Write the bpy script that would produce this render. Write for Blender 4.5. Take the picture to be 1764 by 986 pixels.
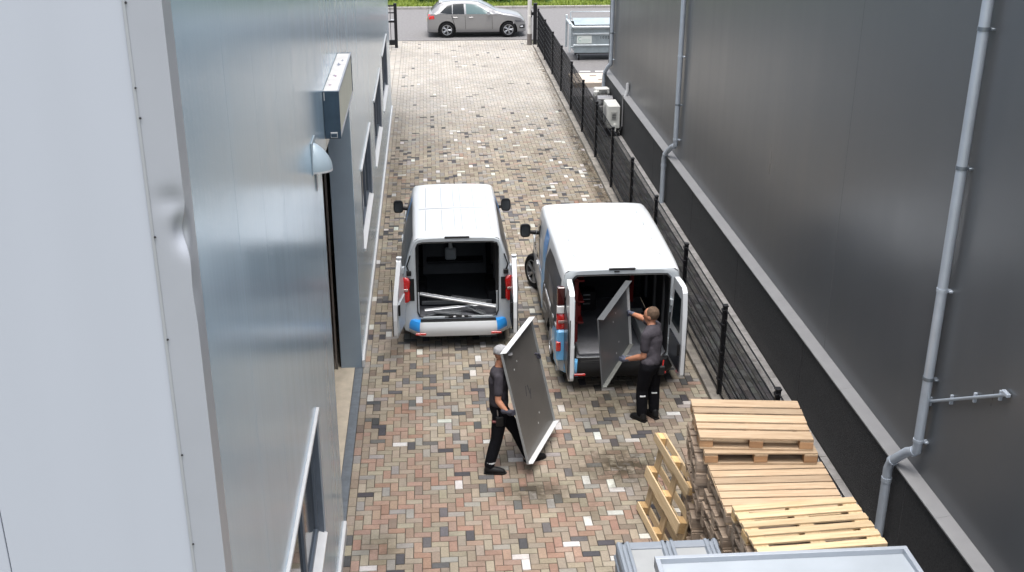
import bpy, bmesh, math, random
import numpy as np
from mathutils import Vector, Matrix
random.seed(7); RNG = np.random.default_rng(11)
for _o in list(bpy.data.objects): bpy.data.objects.remove(_o)
SC = bpy.context.scene
COL = SC.collection
R = math.radians

# ------------------------------------------------------------------ camera
def make_camera():
    cx, cy = 882., 493.
    p = np.array([730. - cx, -297. - cy]); v = np.array([870. - cx, 5250. - cy])
    f = math.sqrt(-(p @ v))
    F = np.array([p[0], p[1], f]); F /= np.linalg.norm(F)
    D = np.array([v[0], v[1], f]); D /= np.linalg.norm(D)
    Z = -D; Z -= F * (Z @ F); Z /= np.linalg.norm(Z)
    X = np.cross(F, Z)
    M = np.array([X, F, Z]) @ np.diag([1, -1, -1])
    cd = bpy.data.cameras.new('camera'); co = bpy.data.objects.new('camera', cd); COL.objects.link(co)
    m = Matrix.Identity(4)
    for i in range(3):
        for j in range(3): m[i][j] = M[i][j]
    m.translation = Vector((0, 0, 8.0)); co.matrix_world = m
    cd.sensor_width = 36; cd.sensor_fit = 'HORIZONTAL'; cd.lens = f / 1764. * 36.
    cd.clip_start = 0.1; cd.clip_end = 3000
    SC.camera = co
make_camera()

# ------------------------------------------------------------------ light: bright overcast
SUN_EL, SUN_AZ = R(79), R(185)         # azimuth clockwise from +Y
W = bpy.data.worlds.new('World'); SC.world = W; W.use_nodes = True
_n = W.node_tree.nodes; _l = W.node_tree.links
_sky = _n.new('ShaderNodeTexSky'); _sky.sky_type = 'NISHITA'; _sky.sun_disc = False
_sky.sun_elevation = SUN_EL; _sky.sun_rotation = SUN_AZ
_sky.air_density = 1.0; _sky.dust_density = 4.0; _sky.ozone_density = 1.0
_hs = _n.new('ShaderNodeHueSaturation'); _hs.inputs['Saturation'].default_value = 0.42
_l.new(_sky.outputs[0], _hs.inputs['Color'])
_bg = _n['Background']; _l.new(_hs.outputs[0], _bg.inputs['Color']); _bg.inputs['Strength'].default_value = 0.125
_sd = bpy.data.lights.new('sun', 'SUN'); _so = bpy.data.objects.new('sun', _sd); COL.objects.link(_so)
_sd.energy = 1.25; _sd.angle = R(42); _sd.color = (1.0, 0.97, 0.93)
_dir = Vector((math.sin(SUN_AZ) * math.cos(SUN_EL), math.cos(SUN_AZ) * math.cos(SUN_EL), math.sin(SUN_EL)))
_so.rotation_euler = _dir.to_track_quat('Z', 'Y').to_euler(); _so.location = (0, 20, 30)
SC.view_settings.view_transform = 'Standard'; SC.view_settings.look = 'None'
SC.view_settings.exposure = 1.5; SC.view_settings.gamma = 1.0
SC.view_settings.use_curve_mapping = False
SC.cycles.max_bounces = 8; SC.cycles.caustics_reflective = False; SC.cycles.caustics_refractive = False

# ------------------------------------------------------------------ materials
MATS = {}
def mat(name, col, rough=.6, metal=0., var=.0, vscale=3., bump=0., bscale=60., coat=0., spec=.5,
        stretch=(1, 1, 1), objvar=0., coord='Object', col2=None, emit=None, trans=0., alpha=1.):
    if name in MATS: return MATS[name]
    m = bpy.data.materials.new(name); m.use_nodes = True
    n = m.node_tree.nodes; l = m.node_tree.links; b = n['Principled BSDF']
    b.inputs['Base Color'].default_value = (*col, 1); b.inputs['Roughness'].default_value = rough
    b.inputs['Metallic'].default_value = metal; b.inputs['Specular IOR Level'].default_value = spec
    b.inputs['Coat Weight'].default_value = coat; b.inputs['Transmission Weight'].default_value = trans
    if coat: b.inputs['Coat Roughness'].default_value = .08
    tc = None
    def co():
        nonlocal tc
        if tc is None:
            t = n.new('ShaderNodeTexCoord'); mp = n.new('ShaderNodeMapping'); mp.inputs['Scale'].default_value = stretch
            l.new(t.outputs[coord], mp.inputs[0]); tc = mp
            if objvar:
                oi = n.new('ShaderNodeObjectInfo'); mu = n.new('ShaderNodeMath'); mu.operation = 'MULTIPLY'; mu.inputs[1].default_value = 57.
                l.new(oi.outputs['Random'], mu.inputs[0])
                cb = n.new('ShaderNodeCombineXYZ')
                for i in range(3): l.new(mu.outputs[0], cb.inputs[i])
                l.new(cb.outputs[0], mp.inputs['Location'])
        return tc
    last = None
    if var or col2:
        nz = n.new('ShaderNodeTexNoise'); nz.inputs['Scale'].default_value = vscale; nz.inputs['Detail'].default_value = 6
        nz.inputs['Roughness'].default_value = .62
        l.new(co().outputs[0], nz.inputs['Vector'])
        mx = n.new('ShaderNodeMix'); mx.data_type = 'RGBA'
        a = tuple(min(1, c * (1 - var)) for c in col); c2 = col2 or tuple(min(1, c * (1 + var)) for c in col)
        mx.inputs['A'].default_value = (*a, 1); mx.inputs['B'].default_value = (*c2, 1)
        mr = n.new('ShaderNodeMapRange'); mr.inputs['From Min'].default_value = .3; mr.inputs['From Max'].default_value = .7
        l.new(nz.outputs['Fac'], mr.inputs[0]); l.new(mr.outputs[0], mx.inputs['Factor'])
        last = mx.outputs['Result']
        # roughness wobble
        rr = n.new('ShaderNodeMapRange'); rr.inputs['To Min'].default_value = max(0, rough - .06); rr.inputs['To Max'].default_value = min(1, rough + .08)
        l.new(nz.outputs['Fac'], rr.inputs[0]); l.new(rr.outputs[0], b.inputs['Roughness'])
    if objvar:
        oi = n.new('ShaderNodeObjectInfo'); mr = n.new('ShaderNodeMapRange')
        mr.inputs['To Min'].default_value = 1 - objvar; mr.inputs['To Max'].default_value = 1 + objvar
        l.new(oi.outputs['Random'], mr.inputs[0])
        ml = n.new('ShaderNodeMix'); ml.data_type = 'RGBA'; ml.blend_type = 'MULTIPLY'; ml.inputs['Factor'].default_value = 1
        if last is None: ml.inputs['A'].default_value = (*col, 1)
        else: l.new(last, ml.inputs['A'])
        l.new(mr.outputs[0], ml.inputs['B']); last = ml.outputs['Result']
    if last is not None: l.new(last, b.inputs['Base Color'])
    if bump:
        nb = n.new('ShaderNodeTexNoise'); nb.inputs['Scale'].default_value = bscale; nb.inputs['Detail'].default_value = 4
        l.new(co().outputs[0], nb.inputs['Vector'])
        bp = n.new('ShaderNodeBump'); bp.inputs['Strength'].default_value = bump; bp.inputs['Distance'].default_value = .01
        l.new(nb.outputs['Fac'], bp.inputs['Height']); l.new(bp.outputs[0], b.inputs['Normal'])
    if emit: b.inputs['Emission Color'].default_value = (*emit, 1); b.inputs['Emission Strength'].default_value = 1
    MATS[name] = m
    return m

def paver_mat(name, use_attr):
    m = bpy.data.materials.new(name); m.use_nodes = True
    n = m.node_tree.nodes; l = m.node_tree.links; b = n['Principled BSDF']
    b.inputs['Roughness'].default_value = .85; b.inputs['Specular IOR Level'].default_value = .15
    g = n.new('ShaderNodeNewGeometry')
    if use_attr:
        a = n.new('ShaderNodeAttribute'); a.attribute_name = 'pcol'; src = a.outputs['Color']
    else:
        a = n.new('ShaderNodeObjectInfo'); src = a.outputs['Color']
    def noise(scale, lo, hi, t0, t1, detail=5):
        z = n.new('ShaderNodeTexNoise'); z.inputs['Scale'].default_value = scale; z.inputs['Detail'].default_value = detail
        z.inputs['Roughness'].default_value = .65
        l.new(g.outputs['Position'], z.inputs['Vector'])
        r = n.new('ShaderNodeMapRange'); r.inputs['From Min'].default_value = lo; r.inputs['From Max'].default_value = hi
        r.inputs['To Min'].default_value = t0; r.inputs['To Max'].default_value = t1
        l.new(z.outputs['Fac'], r.inputs[0]); return r.outputs[0]
    def mul(x, y):
        k = n.new('ShaderNodeMix'); k.data_type = 'RGBA'; k.blend_type = 'MULTIPLY'; k.inputs['Factor'].default_value = 1
        l.new(x, k.inputs['A']); l.new(y, k.inputs['B']); return k.outputs['Result']
    c = mul(src, noise(38, .3, .7, .84, 1.1))
    c = mul(c, noise(5, .35, .65, .9, 1.06))
    c = mul(c, noise(.55, .38, .62, .86, 1.05))
    # grime with a shape of its own: oily tyre and standing-water stains on the ground
    st = n.new('ShaderNodeTexNoise'); st.inputs['Scale'].default_value = 6; st.inputs['Detail'].default_value = 8; st.inputs['Roughness'].default_value = .7
    l.new(g.outputs['Position'], st.inputs['Vector'])
    fac = None
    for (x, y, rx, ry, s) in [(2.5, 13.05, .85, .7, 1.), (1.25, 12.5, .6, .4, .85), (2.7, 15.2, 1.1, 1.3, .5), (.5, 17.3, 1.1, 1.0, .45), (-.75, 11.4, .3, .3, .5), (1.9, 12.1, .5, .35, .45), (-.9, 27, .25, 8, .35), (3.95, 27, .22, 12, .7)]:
        mp = n.new('ShaderNodeMapping'); mp.inputs['Location'].default_value = (-x / rx, -y / ry, 0); mp.inputs['Scale'].default_value = (1 / rx, 1 / ry, 0)
        l.new(g.outputs['Position'], mp.inputs[0])
        ln = n.new('ShaderNodeVectorMath'); ln.operation = 'LENGTH'; l.new(mp.outputs[0], ln.inputs[0])
        rg = n.new('ShaderNodeMapRange'); rg.inputs['From Min'].default_value = 1.15; rg.inputs['From Max'].default_value = .2
        rg.inputs['To Min'].default_value = 0; rg.inputs['To Max'].default_value = s
        l.new(ln.outputs['Value'], rg.inputs[0])
        if fac is None: fac = rg.outputs[0]
        else:
            mx = n.new('ShaderNodeMath'); mx.operation = 'MAXIMUM'; l.new(fac, mx.inputs[0]); l.new(rg.outputs[0], mx.inputs[1]); fac = mx.outputs[0]
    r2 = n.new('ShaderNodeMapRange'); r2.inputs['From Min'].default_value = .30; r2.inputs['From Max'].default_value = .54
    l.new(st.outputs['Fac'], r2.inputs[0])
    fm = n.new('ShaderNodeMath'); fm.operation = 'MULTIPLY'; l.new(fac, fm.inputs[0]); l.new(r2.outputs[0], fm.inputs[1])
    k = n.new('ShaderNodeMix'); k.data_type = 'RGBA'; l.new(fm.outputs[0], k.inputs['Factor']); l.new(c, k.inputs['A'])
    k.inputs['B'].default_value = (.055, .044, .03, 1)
    l.new(k.outputs['Result'], b.inputs['Base Color'])
    nb = n.new('ShaderNodeTexNoise'); nb.inputs['Scale'].default_value = 90; l.new(g.outputs['Position'], nb.inputs['Vector'])
    bp = n.new('ShaderNodeBump'); bp.inputs['Strength'].default_value = .35; bp.inputs['Distance'].default_value = .004
    l.new(nb.outputs['Fac'], bp.inputs['Height']); l.new(bp.outputs[0], b.inputs['Normal'])
    return m

def cladding_mat(name, col, rough, metal, rib_axis=1, period=.11, strength=.25, var=.05, spec=.5):
    """painted or bare sheet steel: shallow vertical micro-ribs plus slow waviness"""
    m = bpy.data.materials.new(name); m.use_nodes = True
    n = m.node_tree.nodes; l = m.node_tree.links; b = n['Principled BSDF']
    b.inputs['Roughness'].default_value = rough; b.inputs['Metallic'].default_value = metal; b.inputs['Specular IOR Level'].default_value = spec
    g = n.new('ShaderNodeNewGeometry')
    sx = n.new('ShaderNodeSeparateXYZ'); l.new(g.outputs['Position'], sx.inputs[0])
    mp = n.new('ShaderNodeMapping'); mp.inputs['Scale'].default_value = (1.2, 1.2, .12); l.new(g.outputs['Position'], mp.inputs[0])
    nz = n.new('ShaderNodeTexNoise'); nz.inputs['Scale'].default_value = 2.2; nz.inputs['Detail'].default_value = 7; l.new(mp.outputs[0], nz.inputs['Vector'])
    mx = n.new('ShaderNodeMix'); mx.data_type = 'RGBA'
    mx.inputs['A'].default_value = (*[c * (1 - var) for c in col], 1); mx.inputs['B'].default_value = (*[c * (1 + var) for c in col], 1)
    l.new(nz.outputs['Fac'], mx.inputs['Factor']); l.new(mx.outputs['Result'], b.inputs['Base Color'])
    rr = n.new('ShaderNodeMapRange'); rr.inputs['To Min'].default_value = rough * .8; rr.inputs['To Max'].default_value = rough * 1.25
    l.new(nz.outputs['Fac'], rr.inputs[0]); l.new(rr.outputs[0], b.inputs['Roughness'])
    ph = n.new('ShaderNodeMath'); ph.operation = 'MULTIPLY'; ph.inputs[1].default_value = 2 * math.pi / period; l.new(sx.outputs[rib_axis], ph.inputs[0])
    sn = n.new('ShaderNodeMath'); sn.operation = 'SINE'; l.new(ph.outputs[0], sn.inputs[0])
    mp2 = n.new('ShaderNodeMapping'); mp2.inputs['Scale'].default_value = (1, .6, .35); l.new(g.outputs['Position'], mp2.inputs[0])
    nw = n.new('ShaderNodeTexNoise'); nw.inputs['Scale'].default_value = 1.1; nw.inputs['Detail'].default_value = 2; l.new(mp2.outputs[0], nw.inputs['Vector'])
    am = n.new('ShaderNodeMath'); am.operation = 'MULTIPLY_ADD'; am.inputs[1].default_value = 9.; l.new(nw.outputs['Fac'], am.inputs[0]); l.new(sn.outputs[0], am.inputs[2])
    bp = n.new('ShaderNodeBump'); bp.inputs['Strength'].default_value = strength; bp.inputs['Distance'].default_value = .0025
    l.new(am.outputs[0], bp.inputs['Height']); l.new(bp.outputs[0], b.inputs['Normal'])
    return m

# ------------------------------------------------------------------ mesh collector
class MB:
    def __init__(s): s.v = []; s.f = []; s.m = []
    def add(s, vs, fs, mi=0):
        o = len(s.v); s.v.extend([tuple(map(float, p)) for p in vs])
        s.f.extend([tuple(i + o for i in f) for f in fs]); s.m.extend([mi] * len(fs)); return s
    def box(s, x0, x1, y0, y1, z0, z1, mi=0, M=None):
        vs = [(x, y, z) for z in (z0, z1) for y in (y0, y1) for x in (x0, x1)]
        if M is not None: vs = [M @ Vector(p) for p in vs]
        return s.add(vs, [(0, 2, 3, 1), (4, 5, 7, 6), (0, 1, 5, 4), (2, 6, 7, 3), (0, 4, 6, 2), (1, 3, 7, 5)], mi)
    def cbox(s, x0, x1, y0, y1, z0, z1, c=.005, mi=0, M=None):
        """box with chamfered edges"""
        bm = bmesh.new(); bmesh.ops.create_cube(bm, size=1)
        for v in bm.verts:
            v.co = Vector(((x0 + x1) / 2 + v.co.x * (x1 - x0), (y0 + y1) / 2 + v.co.y * (y1 - y0), (z0 + z1) / 2 + v.co.z * (z1 - z0)))
        bmesh.ops.bevel(bm, geom=list(bm.edges), offset=c, segments=1, affect='EDGES', profile=.5)
        bm.verts.index_update()
        vs = [(M @ v.co if M is not None else v.co) for v in bm.verts]; fs = [tuple(v.index for v in f.verts) for f in bm.faces]
        bm.free(); return s.add(vs, fs, mi)
    def tube(s, pts, r, n=8, mi=0, caps=True):
        pts = [Vector(p) for p in pts]; k = len(pts); rs = r if hasattr(r, '__len__') else [r] * k
        up = None; rings = []
        for i, p in enumerate(pts):
            if i == 0: t = pts[1] - p
            elif i == k - 1: t = p - pts[i - 1]
            else: t = (pts[i + 1] - p).normalized() + (p - pts[i - 1]).normalized()
            t.normalize()
            if up is None:
                up = Vector((0, 0, 1)) if abs(t.z) < .9 else Vector((1, 0, 0))
            a = t.cross(up)
            if a.length < 1e-5: a = t.cross(Vector((0, 1, 0)))
            a.normalize(); bb = a.cross(t).normalized(); up = bb
            rings.append([p + rs[i] * (a * math.cos(q) + bb * math.sin(q)) for q in [2 * math.pi * j / n for j in range(n)]])
        vs = [p for g in rings for p in g]; fs = []
        for i in range(k - 1):
            for j in range(n):
                fs.append((i * n + j, i * n + (j + 1) % n, (i + 1) * n + (j + 1) % n, (i + 1) * n + j))
        if caps: fs.append(tuple(range(n))[::-1]); fs.append(tuple((k - 1) * n + j for j in range(n)))
        return s.add(vs, fs, mi)
    def lathe(s, prof, n=20, axis='x', center=(0, 0, 0), mi=0):
        """prof: (radius, offset along axis)"""
        c = Vector(center); vs = []; k = len(prof)
        for r, h in prof:
            for j in range(n):
                a = 2 * math.pi * j / n; u, w = r * math.cos(a), r * math.sin(a)
                vs.append(c + (Vector((h, u, w)) if axis == 'x' else Vector((u, h, w)) if axis == 'y' else Vector((u, w, h))))
        fs = [(i * n + j, i * n + (j + 1) % n, (i + 1) * n + (j + 1) % n, (i + 1) * n + j) for i in range(k - 1) for j in range(n)]
        return s.add(vs, fs, mi)
    def prism(s, poly, thick, M, mi=0):
        """polygon (u,v) extruded by thick along w, mapped by M"""
        n = len(poly)
        vs = [M @ Vector((u, v, 0)) for u, v in poly] + [M @ Vector((u, v, thick)) for u, v in poly]
        fs = [tuple(range(n))[::-1], tuple(range(n, 2 * n))] + [(i, (i + 1) % n, n + (i + 1) % n, n + i) for i in range(n)]
        return s.add(vs, fs, mi)
    def grid(s, P, mi=0, flip=False):
        h, w = len(P), len(P[0]); fs = []
        for i in range(h - 1):
            for j in range(w - 1):
                q = (i * w + j, i * w + j + 1, (i + 1) * w + j + 1, (i + 1) * w + j); fs.append(q[::-1] if flip else q)
        return s.add([p for r in P for p in r], fs, mi)
    def mesh(s, name, mats):
        me = bpy.data.meshes.new(name); me.from_pydata(s.v, [], s.f)
        for m in (mats if isinstance(mats, (list, tuple)) else [mats]): me.materials.append(m)
        if any(s.m): me.polygons.foreach_set('material_index', s.m)
        return me
    def build(s, name, mats, parent=None, smooth=None, world=False, label=None, fixn=True, bevel=None):
        """world=True: vertices are in world space, the (unrotated) root's place is taken off"""
        if world and parent is not None:
            off = Vector((0, 0, 0)); p = parent
            while p is not None: off += p.location; p = p.parent
            s.v = [(x - off.x, y - off.y, z - off.z) for x, y, z in s.v]
        me = s.mesh(name, mats)
        if fixn or bevel:
            bm = bmesh.new(); bm.from_mesh(me)
            if bevel:
                bmesh.ops.remove_doubles(bm, verts=list(bm.verts), dist=1e-5)
                bmesh.ops.bevel(bm, geom=list(bm.edges), offset=bevel, segments=2, affect='EDGES', profile=.6)
            if fixn: bmesh.ops.recalc_face_normals(bm, faces=list(bm.faces))
            bm.to_mesh(me); bm.free()
        if smooth is not None:
            me.shade_smooth(); me.set_sharp_from_angle(angle=R(smooth))
        o = bpy.data.objects.new(name, me); COL.objects.link(o); o.parent = parent
        if label: o['label'] = label
        return o

def tag(o, label=None, cat=None, group=None, kind=None):
    if label: o['label'] = label
    if cat: o['category'] = cat
    if group: o['group'] = group
    if kind: o['kind'] = kind
    return o
def thing(name, label, cat, loc=(0, 0, 0), rz=0., group=None):
    o = bpy.data.objects.new(name, None); COL.objects.link(o); o.empty_display_size = .2
    o.location = loc; o.rotation_euler = (0, 0, rz)
    return tag(o, label, cat, group)
def inst(name, me, parent=None, loc=(0, 0, 0), rot=(0, 0, 0), scale=None):
    o = bpy.data.objects.new(name, me); COL.objects.link(o); o.parent = parent
    o.location = loc; o.rotation_euler = rot
    if scale: o.scale = scale
    return o
def copy_tree(o, parent=None):
    c = o.copy(); COL.objects.link(c); c.parent = parent
    for ch in list(o.children): copy_tree(ch, c)
    return c
def lerp(a, b, t): return a + (b - a) * t

# ================================================================== SETTING
XL, XR, XC = -1.19, 5.33, 5.47          # left wall face, right plinth face, right cladding face
Y_END = 34.1
M_asph = mat('asphalt', (.15, .145, .145), .85, var=.18, vscale=9, bump=.4, bscale=120, coord='Object')
M_conc = mat('concrete', (.30, .285, .265), .85, var=.22, vscale=7, bump=.3, bscale=80)
M_bed = mat('joint_sand', (.075, .064, .05), .95, var=.3, vscale=12, bump=.4, bscale=150)
M_earth = mat('earth', (.10, .10, .07), .95, var=.3, vscale=2)

g = MB().box(-400, 400, -200, 900, -.6, -.06).build('ground', M_earth); tag(g, kind='structure')
o = MB().box(-60, 70, 46.15, 54.6, -.05, -.004).build('road', M_asph); tag(o, kind='structure')
# far kerb of the road and verge
o = MB()
for i in range(70):
    x = -30 + i; o.cbox(x + .004, x + .996, 54.6, 54.75, -.05, .11, .012)
o = o.build('kerb', M_conc); tag(o, kind='structure')
M_soil = mat('verge_soil', (.075, .11, .03), .95, var=.35, vscale=5)
o = MB().box(-60, 70, 54.75, 75, -.05, .06).build('verge', M_soil); tag(o, kind='structure')

# ---------------------------------------------------------------- alley pavement of clay pavers
PAVE = tag(MB().box(XL - .4, 4.14, 4.6, Y_END, -.10, -.014).box(-4.1, 4.14, Y_END, 46.15, -.10, -.0141).build('pavement', M_bed), kind='structure')
U = .105
M_pav_o = paver_mat('paver_single', False); M_pav_a = paver_mat('paver_field', True)
TONES = {
 'beige': (.315, .270, .212), 'tan': (.285, .235, .178), 'sand': (.355, .312, .245), 'grey': (.30, .288, .272), 'pink': (.335, .225, .175),
 'red': (.315, .185, .14), 'brown': (.19, .145, .12), 'dark': (.085, .083, .088), 'slate': (.14, .135, .135), 'white': (.60, .59, .56)}
PK = list(TONES)
def tone(x, y):
    r = RNG.random()
    redness = .36 * math.exp(-((x + .1) / 1.5) ** 2 - ((y - 12.3) / 2.2) ** 2) + .16 * math.exp(-((x - 2.0) / 1.3) ** 2 - ((y - 11.4) / 1.6) ** 2)
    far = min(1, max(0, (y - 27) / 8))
    near = min(1, max(0, (17.5 - y) / 4))
    wt = {'beige': .38, 'tan': .06 + .10 * near, 'sand': .24 - .08 * near + .30 * far, 'grey': .14 + .3 * far, 'pink': redness * 1.3 + .02, 'red': redness * .55 + .004,
          'brown': (.035 + .025 * near) * (1 - .7 * far) + .05 * redness, 'dark': (.055 - .015 * near) * (1 - .95 * far), 'slate': (.06 - .015 * near) * (1 - .85 * far), 'white': (.045 - .01 * near) * (1 - .92 * far)}
    w = np.array([wt[k] for k in PK]); w /= w.sum()
    k = PK[int(np.searchsorted(np.cumsum(w), r))]
    c = np.array(TONES[k]); c = (c * .98 + c.mean() * .02) * .90 * RNG.uniform(.88, 1.12) * (1 + RNG.uniform(-.04, .04, 3))
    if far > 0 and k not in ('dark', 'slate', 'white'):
        pale = np.array((.365, .345, .315)) * RNG.uniform(.93, 1.07); c = c * (1 - .75 * far) + pale * .75 * far  # pale far tone also paints in the brighter light of the open end
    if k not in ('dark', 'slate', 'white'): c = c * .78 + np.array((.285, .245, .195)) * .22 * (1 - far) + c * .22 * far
    return np.clip(c, 0, .85)
pavers = []     # x0,x1,y0,y1
X0p, X1p, Y0p, Y1p = XL + .115, 4.09, 10.0, 46.1
nx, ny = int(round((X1p - X0p) / U)), int((Y1p - Y0p) / U)
UX = (X1p - X0p) / nx
for j in range(ny):
    for i in range(nx):
        k = (i - j) % 4
        x0, y0 = X0p + i * UX, Y0p + j * U
        if k == 0 and i + 1 < nx: pavers.append((x0, x0 + 2 * UX, y0, y0 + U))
        elif k == 0: pavers.append((x0, x0 + UX, y0, y0 + U))
        elif k == 1 and i == 0: pavers.append((x0, x0 + UX, y0, y0 + U))
        elif k == 3 and j + 1 < ny: pavers.append((x0, x0 + UX, y0, y0 + 2 * U))
        elif k == 3: pavers.append((x0, x0 + UX, y0, y0 + U))
        elif k == 2 and j == 0: pavers.append((x0, x0 + UX, y0, y0 + U))
ye = 34.2
while ye < Y1p - .1:                         # forecourt beyond the silver hall
    xe = -4.0
    while xe < X0p - .01:
        pavers.append((xe, min(xe + .21, X0p), ye, ye + .105)); xe += .21
    ye += .105
yy = Y0p
while yy < Y_END:                        # edge course along the left wall
    pavers.append((XL + .008, X0p, yy, yy + .21)); yy += .21
def paver_geo(x0, x1, y0, y1):
    g_ = .0042; c = .004
    a0, a1, b0, b1 = x0 + g_, x1 - g_, y0 + g_, y1 - g_
    dz = RNG.normal(0, .0012); tx, ty = RNG.normal(0, .006, 2)
    def z(x, y, h): return h + dz + (x - (a0 + a1) / 2) * tx + (y - (b0 + b1) / 2) * ty
    vs = [(x, y, -.03) for x, y in ((a0, b0), (a1, b0), (a1, b1), (a0, b1))]
    vs += [(x, y, z(x, y, -c)) for x, y in ((a0, b0), (a1, b0), (a1, b1), (a0, b1))]
    vs += [(x, y, z(x, y, 0)) for x, y in ((a0 + c, b0 + c), (a1 - c, b0 + c), (a1 - c, b1 - c), (a0 + c, b1 - c))]
    fs = [(8, 9, 10, 11)]
    for q in range(4):
        r_ = (q + 1) % 4; fs += [(q, r_, 4 + r_, 4 + q), (4 + q, 4 + r_, 8 + r_, 8 + q)]
    return vs, fs
vis = sorted([p for p in pavers if p[2] >= 10.72 and p[0] < 2.0 and p[1] > XL], key=lambda p: p[2])
single = set(vis[:300])
shapes = {}
def unit_paver(w, h):
    key = (round(w, 3), round(h, 3))
    if key not in shapes:
        vs, fs = paver_geo(-w / 2, w / 2, -h / 2, h / 2); b = MB().add(vs, fs); shapes[key] = b.mesh('paver', M_pav_o)
    return shapes[key]
V, F_, C_ = [], [], []
for p in pavers:
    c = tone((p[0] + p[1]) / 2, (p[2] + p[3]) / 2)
    if p in single:
        o = inst('paver', unit_paver(p[1] - p[0], p[3] - p[2]), PAVE, ((p[0] + p[1]) / 2, (p[2] + p[3]) / 2, RNG.normal(0, .001)), (RNG.normal(0, .005), RNG.normal(0, .005), RNG.normal(0, .004)))
        o.color = (*c, 1)
    else:
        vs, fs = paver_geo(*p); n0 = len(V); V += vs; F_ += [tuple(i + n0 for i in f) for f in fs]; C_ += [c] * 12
def colour_mesh(name, V, F_, C_, m, parent):
    me = bpy.data.meshes.new(name); me.from_pydata(V, [], F_); me.materials.append(m)
    at = me.color_attributes.new('pcol', 'FLOAT_COLOR', 'POINT')
    arr = np.ones((len(V), 4), dtype=np.float32); arr[:, :3] = np.array(C_); at.data.foreach_set('color', arr.ravel())
    o = bpy.data.objects.new(name, me); COL.objects.link(o); o.parent = parent; o['kind'] = 'stuff'; return o
colour_mesh('paver_field', V, F_, C_, M_pav_a, PAVE)

# ---------------------------------------------------------------- dark path between fence and right building
PATH = tag(MB().box(4.38, XR + .02, 4.6, 35.6, -.10, -.014).build('path', M_bed), kind='structure')
V, F_, C_ = [], [], []
for i in range(7):
    x0 = 4.385 + i * .1; y = 5 + (.1 if i % 2 else 0)
    while y < 35.4:
        c = np.array((.085, .084, .083)) * RNG.uniform(.65, 1.3) * (1 + RNG.uniform(-.05, .05, 3))
        vs, fs = paver_geo(x0, x0 + .1, y, y + .2); n0 = len(V); V += vs; F_ += [tuple(k + n0 for k in f) for f in fs]; C_ += [np.clip(c, 0, 1)] * 12; y += .2
colour_mesh('paver_field', V, F_, C_, M_pav_a, PATH)
M_slab = mat('edge_slab', (.26, .25, .24), .9, var=.3, vscale=6, bump=.35, bscale=90, objvar=.12)
slab = MB().cbox(-.115, .115, -.297, .297, -.05, .004, .006).mesh('edging_slab', M_slab)
for i in range(50): inst('edging_slab', slab, PATH, (XR - .125, 5.6 + i * .6, random.uniform(-.003, .003)), (0, 0, random.uniform(-.004, .004)))

# yard beyond the fence
o = MB().box(4.36, 60, 35.6, 46.15, -.05, -.008).build('yard', M_asph); tag(o, kind='structure')
M_line = mat('road_paint', (.62, .62, .60), .7, var=.15, vscale=20)
for i in range(4): tag(MB().box(5.30 + i * .55, 5.68 + i * .55, 39.5, 39.62, -.006, -.003).build('painted_dash', M_line, None), kind='structure')
M_beige = mat('pale_slab', (.50, .43, .36), .85, var=.12, vscale=5, bump=.2)
o = MB().cbox(4.75, 7.6, 36.9, 38.45, -.02, .16, .015).build('concrete_slab', M_beige); tag(o, 'pale beige concrete slab in the yard behind the black fence', 'slab')
for (x, y) in ((5.55, 38.0), (5.75, 37.35)):
    MB().box(x - .11, x + .11, y - .06, y + .06, .155, .164).build('lifting_recess', mat('recess', (.13, .10, .09), .9), o, label=None)

# kerb under the fence
M_kerb = mat('kerb_concrete', (.23, .21, .185), .9, var=.35, vscale=5, bump=.4, bscale=70, objvar=.12)
KERB = thing('fence_kerb', 'weathered concrete kerb running along the foot of the black mesh fence', 'kerb', (4.24, 10, 0))
kb = MB().cbox(-.13, .13, -.498, .498, -.08, .045, .012).mesh('kerb_stone', M_kerb)
for i in range(36): inst('kerb_stone', kb, KERB, (random.uniform(-.004, .004), .5 + i * 1.0 - 1.0, random.uniform(-.004, .004)), (0, 0, random.uniform(-.003, .003)))

# ================================================================== BLACK MESH FENCE
M_black = mat('black_coat', (.009, .009, .011), .5, spec=.3, var=.2, vscale=10)
FENCE = thing('mesh_fence', 'black double wire mesh fence with square posts along the alley', 'fence', (4.25, 12.28, 0.045))
SP = 2.66
wire = MB()
H = 1.43
yv = .06
while yv < SP - .05:
    wire.tube([(0, yv, .03), (0, yv, H)], .0026, 4, caps=False); yv += .05
for zz in [.05 + .2 * i for i in range(7)] + [H - .02]:
    for dx in (-.006, .006): wire.tube([(dx, .04, zz), (dx, SP - .04, zz)], .0058, 4, caps=False)
wm = wire.mesh('mesh_panel', M_black)
pm = MB().cbox(-.032, .032, -.032, .032, -.04, 1.44, .004).cbox(-.04, .04, -.04, .04, 1.44, 1.47, .006)
for zz in (.25, .7, 1.15, 1.38): pm.cbox(-.045, .0, -.05, .05, zz - .02, zz + .02, .004)
pm = pm.mesh('post', M_black)
for i in range(-2, 13):
    inst('post', pm, FENCE, (0, i * SP, 0), (0, 0, random.uniform(-.01, .01)))
    if i < 12: inst('mesh_panel', wm, FENCE, (0, i * SP, 0))['kind'] = 'stuff'
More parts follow.
